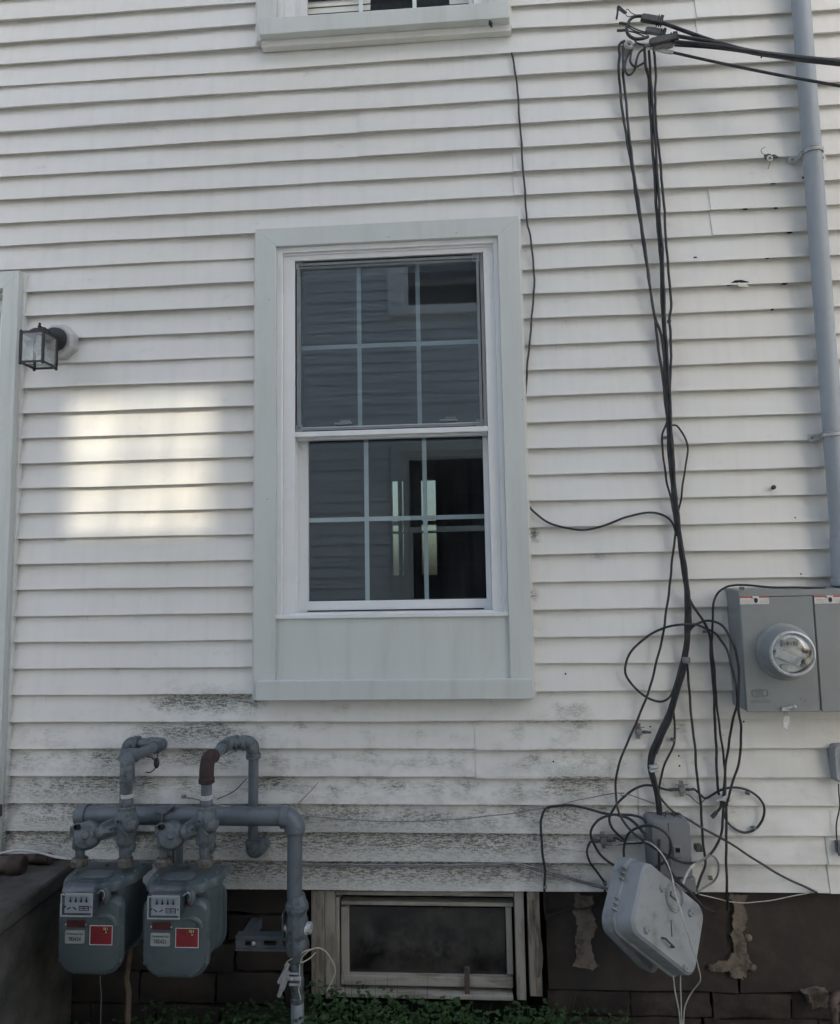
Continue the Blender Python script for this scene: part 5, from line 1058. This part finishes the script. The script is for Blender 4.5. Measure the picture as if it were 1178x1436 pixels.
cable([(1014, 1115, -0.03), (1018, 1128), (1019, 1177.5), (1018, 1205), (1020, 1250), (1020.5, 1276, 0.03)], 0.0046, 'black cable dropping straight from the zip tie to the foundation', y=-0.02)
cable([(970, 1106.5), (974, 1107), (980.4, 1112), (988.7, 1119), (998.5, 1114), (1009.6, 1108.5), (1023.5, 1105), (1037.5, 1105), (1051, 1108.5), (1064, 1119), (1071.6, 1133), (1069.5, 1148), (1060, 1162), (1046, 1167.5), (1032, 1163.5), (1020.7, 1154), (1015, 1140), (1013, 1124)], 0.0042, 'black cable ring right of the zip tie held by two clips', y=-0.011)
cable([(943, 1108), (935, 1107), (926, 1105), (915, 1102), (901.5, 1102), (885, 1109), (870, 1122), (859.4, 1135.7), (854.6, 1148), (859.4, 1161.5), (870, 1173.7), (877, 1179)], 0.0044, 'black cable arc from the coax splitter down to the left', y=-0.016)
cable([(766, 1290, 0.02), (764.5, 1270, 0.01), (763, 1251, -0.012), (764, 1221), (760.5, 1190), (758.4, 1165), (759, 1147), (768, 1132.5), (796, 1129.5), (820, 1133), (855, 1142, -0.02), (872, 1142.6, -0.03), (885, 1142.7), (898, 1146), (906, 1153.5, -0.045)], 0.0046, 'black cable from foundation up and over into the grey wall box', y=-0.012)
cable([(870, 1143, -0.035), (858, 1143), (840, 1149), (829.5, 1164), (831, 1180.5), (843, 1199.5), (863.5, 1214.5, -0.05), (881, 1220, -0.08), (901.5, 1220, -0.125), (923, 1214, -0.13), (935.4, 1205, -0.13), (942, 1190, -0.13), (938, 1173.7, -0.13), (926, 1163, -0.13), (908, 1158, -0.12), (892, 1161.5, -0.09), (881, 1169.6, -0.06), (875.7, 1184.6), (874.3, 1199.5), (877, 1218.5, -0.09), (877.7, 1240, -0.14)], 0.0044, 'black cable coiled in wide loops in front of the grey wall box', y=-0.035)
cable([(866, 1142.8, -0.036), (881, 1147.5, -0.05), (896, 1160, -0.09), (913.7, 1180.5, -0.135), (928.6, 1199.5, -0.15), (942, 1224, -0.20), (957, 1241, -0.24), (976, 1261, -0.20), (989, 1274, -0.15), (1003, 1280, -0.02)], 0.0052, 'black cable running diagonally across the lid of the hanging box', y=-0.04)
cable([(834, 1179.5), (829, 1180.5), (825, 1185), (822.7, 1195), (828, 1210), (839, 1225), (848.5, 1237.5)], 0.0042, 'short black coax from left splitter curling down to a clip', y=-0.012)
cable([(848.5, 1237.5, -0.012), (848, 1250, -0.006), (838, 1265, 0.03), (818, 1274, 0.034), (790, 1277, 0.034), (766, 1284, 0.03)], 0.0030, 'thin black wire sagging along the dark foundation', y=0.03)
cable([(860, 1175.5), (866, 1176.5), (874, 1180.5, -0.03), (890, 1182, -0.04), (900, 1180.5), (905, 1178)], 0.0038, 'short black coax from left splitter right to the wall box', y=-0.014)
# thin pale wires
cable([(423, 1143, -0.012), (470, 1148), (551, 1152), (605, 1150.5), (653, 1147.6), (720, 1140), (776, 1130.7), (814, 1121), (850, 1114.5), (870, 1112), (873, 1113, -0.02)], 0.0020, 'thin pale wire strung from the gas elbow across the siding', greywire, -0.004, n=5)
cable([(884, 1115, -0.012), (900, 1120), (918, 1127)], 0.0022, 'thin grey wire tail from the loop hook to the bundle', greywire, n=5)
cable([(875, 1112, -0.022), (870.5, 1113.5), (872, 1116.5), (878, 1115), (884, 1115)], 0.0022, 'tiny grey wire twist beside the black arc', greywire, n=5)
cable([(424, 1211.5, -0.004), (551, 1213), (640, 1213), (700, 1211.5), (725, 1211), (760, 1219.5), (784, 1226), (830, 1238.5), (868, 1249, -0.10)], 0.0034, 'upper of two grey wires along the lowest siding lap', greywire, -0.008, n=5)
cable([(425, 1214, -0.003), (551, 1215.3), (640, 1215.3), (708, 1213.8), (727, 1214.3), (762, 1223), (786, 1229.5), (832, 1242), (866, 1251.5, -0.10)], 0.0030, 'lower of two grey wires along the lowest siding lap', greywire, -0.006, n=5)
cable([(750, 1177, -0.004), (765, 1182), (784, 1188), (810, 1193), (827, 1193.5), (847, 1190), (871.6, 1182, -0.05), (888, 1180.5, -0.07), (904, 1180, -0.12), (915, 1184.6, -0.15), (927, 1197, -0.165), (937, 1213, -0.19), (942.5, 1229, -0.25), (948.6, 1258, -0.275), (962, 1301.5, -0.285), (974.5, 1339.5, -0.24), (982, 1369.4, -0.2), (980, 1379, -0.18), (973, 1388, -0.16), (965, 1400, -0.15), (959, 1418, -0.15), (958, 1445, -0.15)], 0.0022, 'long thin white wire drooping over the hanging box lid', whitewire, -0.006, n=5)
cable([(974, 1212, -0.13), (968, 1218, -0.15), (962, 1229, -0.17), (957.5, 1241, -0.19)], 0.0042, 'short thick white cable behind the hanging box top', whitewire)
cable([(974, 1212, -0.12), (984, 1205.5, -0.09), (994, 1200, -0.05), (1001, 1201.5, -0.02), (1007, 1210), (1007, 1223), (1000, 1236), (987, 1245.7, -0.04), (975, 1253, -0.08)], 0.0036, 'grey cable loop right of the wall box held by a clip', greywire, -0.012)
cable([(980, 1254, -0.06), (1002.6, 1259.6, -0.01), (1037.5, 1266, 0.0), (1061, 1265), (1100, 1259), (1138, 1251.5, -0.003)], 0.0018, 'thin white wire sagging in front of the foundation at right', whitewire, 0.0, n=5)
cable([(944, 1366, -0.19), (946, 1386, -0.18), (948.6, 1400), (956, 1445, -0.17)], 0.0022, 'left of two white wires hanging under the box', whitewire, n=5)
cable([(953, 1360, -0.19), (955, 1400, -0.175), (957, 1445, -0.17)], 0.0022, 'right of two white wires hanging under the box', whitewire, n=5)
cable([(960, 1362, -0.16), (956, 1380), (956.5, 1392)], 0.0014, 'hair-thin dark wire beside the hanging white wires', n=5)
cable([(-30, 1203, -0.05), (0, 1197, -0.05), (18, 1193.5), (31, 1192), (55, 1196), (75, 1201, -0.06), (101, 1204.5, -0.08)], 0.0046, 'white cable lying along the step behind the rusty union', whitewire, -0.05)
cable([(421, 1350, -0.155), (424, 1341), (433, 1333), (444, 1329), (455, 1333), (464, 1343), (470, 1358), (468, 1370), (458, 1390, -0.15)], 0.0020, 'cream wire arching right from the gas riser', creamwire, -0.155, n=5)
cable([(399, 1354, -0.16), (404, 1347), (416, 1341), (428, 1334), (438, 1331)], 0.0020, 'cream wire bent left across the gas riser', creamwire, -0.16, n=5)
cable([(422, 1350, -0.16), (432, 1345), (439, 1340), (443, 1336)], 0.0022, 'short cream wire end pointing right of the riser', creamwire, -0.155, n=5)
cable([(420, 1352, -0.158), (420.5, 1365), (422, 1378), (419, 1388), (422, 1402)], 0.0020, 'cream wire running down the front of the gas riser', creamwire, n=5)
cable([(258, 1118, -0.006), (268, 1119), (277, 1121), (290, 1126)], 0.0022, 'thin grey wire from an anchor behind the right riser', greywire, n=5)
cable([(304, 1121, -0.006), (320, 1114), (332, 1106), (346, 1092)], 0.0018, 'thin dark wire slanting up to the drop pipe', n=5)
cable([(301, 1127, -0.03), (312, 1130, -0.05), (326, 1132, -0.08)], 0.0020, 'thin cream wire lying on the gas manifold', creamwire, n=5)
cable([(419, 1127, -0.004), (430, 1115), (440, 1105), (446, 1097)], 0.0012, 'dry stalk leaning on the siding above the gas elbow', mothball, n=5, name='dry_stalk', cat='stalk')
cable([(141, 1368, -0.30), (141.5, 1400, -0.30), (141, 1445, -0.30)], 0.0012, 'hair-thin wire hanging under the left gas meter', greywire, n=5)
stk = cable([(183, 1326, -0.12), (180, 1350), (178, 1372), (180, 1392), (178, 1440)], 0.0105, 'bare crooked stick standing between the two gas meters', mothball, -0.12, name='stick', cat='stick')
# wall clips, splitters, ties
def clip(px, py, lab, y=-0.008, s_=1.0):
    q = P(px, py, y); mb = MB(); mb.box((q.x-0.007*s_, q.y-0.008, q.z-0.005*s_), (q.x+0.007*s_, q.y+0.006, q.z+0.006*s_)); mb.tube([q+Vector((0.002, -0.009, 0)), q+Vector((0.002, -0.015, 0))], 0.004, 6)
    o = mb.build('cable_clip', dullmetal, org=tuple(q), bevel=0.0015); tag(o, lab, 'cable clip', 'cable clips on the siding')
for px, py, lab in ((938, 451, 'small clip on the right cable of the upper run'), (932, 614, 'small clip where a cable bows left of the bundle'), (988, 886, 'small clip beside the cable fan left of the meter box'), (943, 1037, 'small clip on the cable rejoining the bundle'), (1048, 1112, 'clip at the top of the black cable ring'), (1057, 1161, 'clip at the bottom of the black cable ring'), (996, 1231, 'clip holding the grey cable loop'), (768, 1136, 'clip at the bend of the left foundation cable'), (764, 1243, 'clip just above the foundation on the left cable'), (848, 1238, 'clip at the end of the short curling coax'), (750, 1176, 'nail clip where the white wire starts'), (725, 1214, 'nail clip on the two grey lap wires'), (1040, 825, 'clip on the cable over the meter box corner'), (258, 1117, 'small dark anchor left of the rusty-elbow riser')):
    clip(px, py, lab, y=-0.125 if py == 825 else -0.010)
def splitter(px, py, ang, lab, coax=True):
    q = P(px, py, -0.014); e = empty('coax_splitter', tuple(q)); tag(e, lab, 'coax splitter', 'coax ground blocks on the siding')
    u = Vector((math.cos(R(ang)), 0, math.sin(R(ang)))); w = Vector((-u.z, 0, u.x)); f = Vector((0, 1, 0))
    MB().boxm(q, u*0.011, f*0.008, w*0.011).build('block', dullmetal, e, bevel=0.002)
    MB().boxm(q+w*0.002+f*0.004, u*0.007, f*0.004, w*0.028).build('mounting_bar', dullmetal, e, bevel=0.0015)
    MB().boxm(q+w*0.017-f*0.004, u*0.020, f*0.002, w*0.0018).build('ground_screw', dullmetal, e)
    for s_ in (-1, 1):
        if coax or s_ > 0:
            MB().lathe(q+u*s_*0.010, u*s_, [(0.0045, 0), (0.0045, 0.006), (0.0065, 0.007), (0.0065, 0.018), (0.005, 0.020), (0.005, 0.034), (0.0, 0.034)], 6).build('coax_plug', darkpl, e, sharp=20)
splitter(956, 1107, 0, 'coax ground block right of the bundle above the wall box')
splitter(846, 1179, 3, 'coax ground block at the left end of the cable tangle')
splitter(895.5, 1026, -4, 'bare coax ground block left of the bundle with no cables', coax=False)
cable([(961, 1113, -0.012), (968, 1116), (975, 1123), (981, 1127.5), (986, 1123), (990, 1118)], 0.0016, 'hair-thin ground wire under the right coax block', n=5)
cable([(850, 1184, -0.012), (860, 1185), (872, 1184.5), (890, 1183.5), (903, 1182)], 0.0014, 'hair-thin ground wire under the left coax block', n=5)
zt_ = empty('zip_tie', tuple(P(1015, 1118, -0.05))); tag(zt_, 'white tape tie wrapped round the right cable fan', 'cable tie')
MB().prism([P(1002, 1126, -0.052), P(1008, 1120, -0.052), P(1016, 1117, -0.052), P(1021, 1113.5, -0.052), P(1022, 1118, -0.052), P(1016, 1122.5, -0.052), P(1008, 1123.5, -0.052)], (0, 0.004, 0)).build('tape_tail', zincwhite, zt_, bevel=0.001)
q = P(1015, 1119, -0.028); MB().lathe(q-Vector((0, 0, 0.007)), (0.1, 0, 1), [(0.021, 0), (0.022, 0.004), (0.022, 0.010), (0.021, 0.014)], 14).build('tape_wrap', zincwhite, zt_)
wt = empty('tape_wrap', tuple(P(916, 1078, -0.04))); tag(wt, 'grey tape wrapped round the lower end of the main bundle', 'cable tie')
for dz_ in (0, 1):
    a = P(911, 1075.5+5*dz_, -0.036); b = P(922.5, 1073.5+5*dz_, -0.036); MB().boxm((a+b)/2, (b-a)/2, (0, 0.016, 0), (0, 0, 0.0045)).build('band', zincwhite, wt, bevel=0.002)
wt2 = empty('tape_wrap', tuple(P(961.5, 926, -0.03))); tag(wt2, 'grey splice tape on the bundle at meter height', 'cable tie')
q = P(962, 926, -0.026); MB().lathe(q-Vector((0, 0, 0.010)), (0.05, 0, 1), [(0.013, 0), (0.0145, 0.004), (0.0145, 0.018), (0.013, 0.022)], 12).build('band', boxmid, wt2)
cx_ = empty('coax_end', tuple(P(1000, 1144, -0.03))); tag(cx_, 'loose black coax end with a plug under the white tie', 'cable')
MB().tube(smooth_path([P(1012, 1125, -0.03), P(1010, 1133, -0.035), P(1004, 1140, -0.035)]), 0.0046, 8).build('tail', blackrub, cx_)
MB().tube([P(1005, 1139, -0.035), P(998, 1146.5, -0.035)], [0.0070, 0.0078], 8).build('plug', darkpl, cx_)

# ------------------------------------------------------------------ grey boxes among the cables
nb_ = empty('utility_box', tuple(P(940, 1240, -0.05))); tag(nb_, 'grey plastic utility wall box behind the cable coils', 'utility box')
a = P(908, 1150, -0.02); YX = -0.095
a = P(912, 1152, YX); b = P(973, 1232, YX)
mb = MB(); o = rrect(b.x-a.x, a.z-b.z, 0.014, 4); cxm, czm = (a.x+b.x)/2, (a.z+b.z)/2
mb.loft([[(cxm+x, 0.012, czm+z) for x, z in o], [(cxm+x, YX+0.012, czm+z) for x, z in o], [(cxm+x*0.93, YX, czm+z*0.95) for x, z in o]]); mb.build('body', boxmid, nb_, sharp=30)
MB().box((cxm-0.008, YX-0.003, czm-0.098), (cxm-0.004, YX+0.001, czm+0.092)).build('lid_seam', boxmid, nb_, bevel=0.001)
MB().box((cxm+0.002, YX-0.010, czm-0.022), (cxm+0.030, YX-0.0005, czm+0.018)).build('latch', boxmid, nb_, bevel=0.003)
MB().box((cxm+0.010, YX-0.013, czm-0.004), (cxm+0.024, YX-0.0105, czm+0.010)).build('latch_slot', blackhole, nb_)
q = P(979, 1189, -0.06); MB().box((q.x-0.012, -0.075, q.z-0.010), (q.x+0.012, -0.045, q.z+0.012)).build('side_clip', darkpl, nb_, bevel=0.003)
nk0 = P(951, 1231, -0.07); nk1 = P(975, 1249, -0.07); MB().box((nk0.x, -0.085, nk1.z), (nk1.x, -0.02, nk0.z+0.004)).build('cable_gland', boxmid, nb_, bevel=0.003)
tw = MB()
for k in range(6):
    q = P(930+k*3.4, 1144+random.uniform(-3, 2), -0.06); tw.tube(smooth_path([q, q+Vector((random.uniform(-.02, .02), -0.01, 0.014)), q+Vector((random.uniform(-.03, .03), 0, random.uniform(-.01, .02)))]), 0.0014, 5)
tw.build('wire_scraps', blackrub, nb_)

boxaged = simple('aged_grey_plastic', (0.265, 0.285, 0.290), 0.6, 0, (0.120, 0.130, 0.108), 13, 0.46, 0.80, bs_=60, bstr=0.12)
hb = empty('hanging_box', tuple(P(925, 1300, -0.2))); tag(hb, 'faded grey hinged cable box hanging askew below the siding', 'utility box')
TLc = P(907, 1211, -0.22); Rc_ = P(992, 1273, -0.09); Lc_ = P(882, 1306, -0.35)
bv = Rc_-TLc; av = Lc_-TLc
un, vn = bv.normalized(), av.normalized(); k_ = un.dot(vn); un, vn = (un-vn*k_*0.5).normalized(), (vn-un*k_*0.5).normalized(); vn = (vn-un*un.dot(vn)).normalized()
nrm = un.cross(vn); nrm = nrm if nrm.y < 0 else -nrm
Wb, Hb = bv.length, av.length
Oc = TLc+bv/2+av/2
def hp(u, v, d=0.0): return Oc+un*u+vn*v+nrm*d
def hpoly(w, h, r, d, seg=6): return [hp(x, z, d) for x, z in rrect(w, h, r, seg)]
mb = MB(); mb.loft([hpoly(Wb+0.028, Hb+0.028, 0.05, -0.074), hpoly(Wb+0.028, Hb+0.028, 0.05, -0.067), hpoly(Wb+0.018, Hb+0.018, 0.046, -0.062), hpoly(Wb+0.004, Hb+0.004, 0.042, -0.008), hpoly(Wb-0.012, Hb-0.012, 0.036, 0.0), hpoly(Wb-0.05, Hb-0.05, 0.02, 0.0005)]); mb.build('lid', boxaged, hb, sharp=32)
# back shell swung open round the left edge
ang = R(-13); 
def bp_(u, v, d):
    u0 = -(Wb+0.028)/2; du = u-u0; dd_ = d+0.056
    d_off = 0.010
    return hp(u0+du*math.cos(ang)+dd_*math.sin(ang)*-1, v, -0.056-d_off+du*math.sin(ang)+dd_*math.cos(ang))
mb = MB(); rr_ = rrect(Wb+0.028, Hb+0.034, 0.05, 6)
mb.loft([[bp_(x, z, -0.060) for x, z in rr_], [bp_(x, z, -0.066) for x, z in rr_], [bp_(x*0.97, z*0.97, -0.100) for x, z in rr_], [bp_(x*0.8, z*0.8, -0.104) for x, z in rr_]]); mb.build('back_shell', boxaged, hb, sharp=32)
rg_ = MB(); cu_, cv_ = 0.000, -0.070
rg_.tube([hp(cu_+0.043*math.cos(R(t)), cv_+0.043*math.sin(R(t)), 0.002) for t in range(0, 361, 12)], 0.0030, 6); rg_.build('embossed_ring', boxaged, hb)
MB().tube([hp(cu_+0.035*math.cos(R(t)), cv_+0.035*math.sin(R(t)), 0.001) for t in range(0, 361, 12)], 0.0016, 6).build('embossed_ring', boxaged, hb)
mk = MB(); mk.boxm(hp(cu_-0.006, cv_+0.004, 0.002), un*0.016, vn*0.0022, nrm*0.001); mk.boxm(hp(cu_-0.021, cv_-0.001, 0.002), un*0.002, vn*0.008, nrm*0.001); mk.build('embossed_mark', darkpl, hb)
for u, v in ((-0.066, -0.066), (0.088, -0.062), (-0.098, 0.082), (0.108, 0.100)):
    MB().lathe(hp(u, v, 0), nrm, [(0.012, 0), (0.011, 0.005), (0.008, 0.008), (0.0, 0.008)], 12).build('screw_boss', boxaged, hb)
    MB().lathe(hp(u+0.002, v, 0.0075), nrm, [(0.0035, 0), (0.0035, 0.002), (0.0, 0.002)], 8).build('screw', dullmetal, hb)
hd = MB(); hd.tube([hp(-0.022, 0.070, 0.0), hp(-0.022, 0.070, 0.014), hp(0.026, 0.074, 0.014), hp(0.026, 0.074, 0.0)], 0.0032, 6); hd.build('pull_handle', darkpl, hb)
for v in (-0.070, 0.030):
    for k in range(3):
        MB().boxm(hp(-Wb/2-0.012, v+k*0.018, -0.066), un*0.016, vn*0.0028, nrm*0.006).build('hinge_knuckle', boxaged, hb, bevel=0.001)
crk = MB(); crk.tube(smooth_path([hp(0.004, 0.002, 0.001), hp(0.012, 0.022, 0.001), hp(0.022, 0.045, 0.001)]), 0.0022, 5); crk.build('scratch', darkpl, hb)

sb = empty('small_grey_box', tuple(P(1176, 1072, -0.03))); tag(sb, 'small rounded grey box at the right edge below the meter box', 'utility box')
a = P(1171, 1046, -0.05); b = P(1200, 1099, -0.05); o = rrect(b.x-a.x, a.z-b.z, 0.016, 4); cxm, czm = (a.x+b.x)/2, (a.z+b.z)/2
mb = MB(); mb.loft([[(cxm+x, 0.01, czm+z) for x, z in o], [(cxm+x, -0.030, czm+z) for x, z in o], [(cxm+x*0.86, -0.038, czm+z*0.92) for x, z in o]]); mb.build('body', boxlight, sb, sharp=30)
MB().box((cxm-0.012, -0.041, czm-0.03), (cxm+0.012, -0.0378, czm+0.02)).build('face_plate', boxaged, sb, bevel=0.001)
cable([(1176, 1099, -0.02), (1177.4, 1130, -0.012), (1172, 1161), (1175, 1185), (1176.5, 1200)], 0.0026, 'thin black wire hanging from the small grey box', n=5)
a = P(1175.5, 1182, -0.02); b = P(1190, 1199, -0.02); mb = MB(); mb.box((a.x, -0.024, b.z), (b.x, 0.008, a.z)); mb.box((a.x+0.006, -0.028, b.z+0.008), (b.x-0.006, -0.0243, a.z-0.008)); tag(mb.build('outlet_plate', boxmid, bevel=0.002), 'little grey plate under the small grey box at right edge', 'plate')
# debris anchor on the siding and a lone screw
an = empty('cable_anchor', tuple(P(1079, 221, -0.01))); tag(an, 'torn cable anchor with frayed black scrap and white ring on the siding', 'anchor')
q = P(1079.5, 222, -0.012); MB().tube([q+Vector((0.009*math.cos(R(t)), 0, 0.009*math.sin(R(t)))) for t in range(0, 361, 24)], 0.003, 6).build('ring', inkwhite, an)
MB().prism([P(1072, 217, -0.010), P(1078, 215, -0.010), P(1083, 217, -0.010), P(1086, 216, -0.010), P(1092, 219.5, -0.010), P(1090, 221.5, -0.010), P(1084, 221, -0.010), P(1078, 219.5, -0.010), P(1074, 223.5, -0.010)], (0, 0.006, 0)).build('rubber_scrap', darkpl, an, bevel=0.001)
MB().tube(smooth_path([P(1074, 217, -0.01), P(1069, 215, -0.012), P(1067.5, 210, -0.016), P(1073, 206, -0.02)]), 0.0011, 5).build('frayed_wire', darkpl, an)
MB().tube(smooth_path([P(1081, 226, -0.004), P(1079, 231, -0.004), P(1077, 237, -0.003)]), 0.0014, 5).build('drip_thread', greywire, an)
q = P(1085.5, 684, -0.008); mb = MB(); mb.lathe(q+Vector((0, 0.012, 0)), (-0.2, -1, 0.1), [(0.006, 0), (0.0075, 0.008), (0.009, 0.018), (0.006, 0.026), (0.0, 0.027)], 8); tag(mb.build('screw', brownrust, org=tuple(q), sharp=20), 'single dark screw head in the siding left of conduit', 'screw')
q = P(1126, 250, 0.0); mb = MB(); mb.ball(q, 0.006, 6, (0.7, 0.6, 1.3)); tag(mb.build('nail', blackhole, org=tuple(q)), 'small dark nail beside the conduit under its strap', 'nail')
# ground odds and ends at the right
sp = empty('standpipe', tuple(P(1168, 1440, -0.05))); tag(sp, 'short grey standpipe with elbow at the lower right corner', 'pipe')
q = P(1169, 1412, -0.03); MB().tube([q, (q.x, q.y, -0.03)], 0.012, 12).build('pipe', brownrust, sp)
mb = MB(); mb.tube(smooth_path([q+Vector((0, 0, -0.01)), q+Vector((0, 0, 0.015)), q+Vector((0.012, 0.01, 0.024)), q+Vector((0.04, 0.03, 0.026))]), 0.015, 12); collar(mb, q, (0, 0, 1), 0.019, 0.018, 8); mb.build('elbow', brownrust, sp)

# ------------------------------------------------------------------ weeds along the wall foot
leafm, nt, b = newmat('weed_leaf')
v = mapped(nt, (1, 1, 1)); n1 = noise(nt, v, 30, 3)
nt.links.new(mixc(nt, ramp(nt, n1, 0.35, 0.7), (0.028, 0.062, 0.021), (0.058, 0.108, 0.036)), b.inputs['Base Color']); b.inputs['Roughness'].default_value = 0.55; b.inputs['Specular IOR Level'].default_value = 0.3
rg = random.Random(11); V_, F_ = [], []
def leaf(c, d, up_, s_):
    d = d.normalized(); sd_ = d.cross(up_).normalized(); b0 = len(V_)
    V_.extend([tuple(c), tuple(c+d*s_*0.45+sd_*s_*0.42+up_*s_*0.06), tuple(c+d*s_), tuple(c+d*s_*0.45-sd_*s_*0.42+up_*s_*0.06), tuple(c+d*s_*0.5-up_*s_*0.07)])
    F_.extend([(b0, b0+1, b0+4), (b0+1, b0+2, b0+4), (b0+2, b0+3, b0+4), (b0+3, b0, b0+4)])
def hgt(x):
    t = 0.5+0.5*math.sin(x*5.1+1)*math.sin(x*2.3)
    base = 0.135+0.08*t
    if -0.62 < x < 0.02: base += 0.035
    if x > 0.55: base *= 0.55
    if x < -1.25: base *= 0.5
    return base
for i in range(6600):
    x = rg.uniform(-1.6, 1.5); y = -abs(rg.gauss(0, 0.16))-0.01
    if x > 0.35 and rg.random() < 0.55: continue
    if x < -0.9 and rg.random() < 0.5: continue
    h = hgt(x)*rg.uniform(0.15, 1.0)*max(0.35, 1+y*0.9)
    c = Vector((x, y, max(0.005, h)))
    for k in range(3):
        a = rg.uniform(0, 6.28)+k*2.09; d = Vector((math.cos(a), math.sin(a), rg.uniform(-0.25, 0.35)))
        leaf(c, d, Vector((rg.uniform(-.3, .3), rg.uniform(-.6, .1), 1)).normalized(), rg.uniform(0.009, 0.020))
for i in range(380):      # grass blades and stalks
    x = rg.uniform(-1.5, 1.4); y = -abs(rg.gauss(0, 0.14))-0.01; h = hgt(x)*rg.uniform(0.6, 1.5); lean = Vector((rg.uniform(-.05, .05), rg.uniform(-.05, .01), h)); b0 = len(V_)
    V_.extend([(x-0.002, y, 0), (x+0.002, y, 0), (x+lean.x*.5+0.0012, y+lean.y*.5, h*.6), (x+lean.x*.5-0.0012, y+lean.y*.5, h*.6), (x+lean.x, y+lean.y, h)]); F_.extend([(b0, b0+1, b0+2, b0+3), (b0+3, b0+2, b0+4)])
mb = MB(); mb.v = V_; mb.f = F_
tag(mb.build('weeds', leafm, flat=True), 'low dark green clover and weeds along the wall foot', 'weeds', kind='stuff')
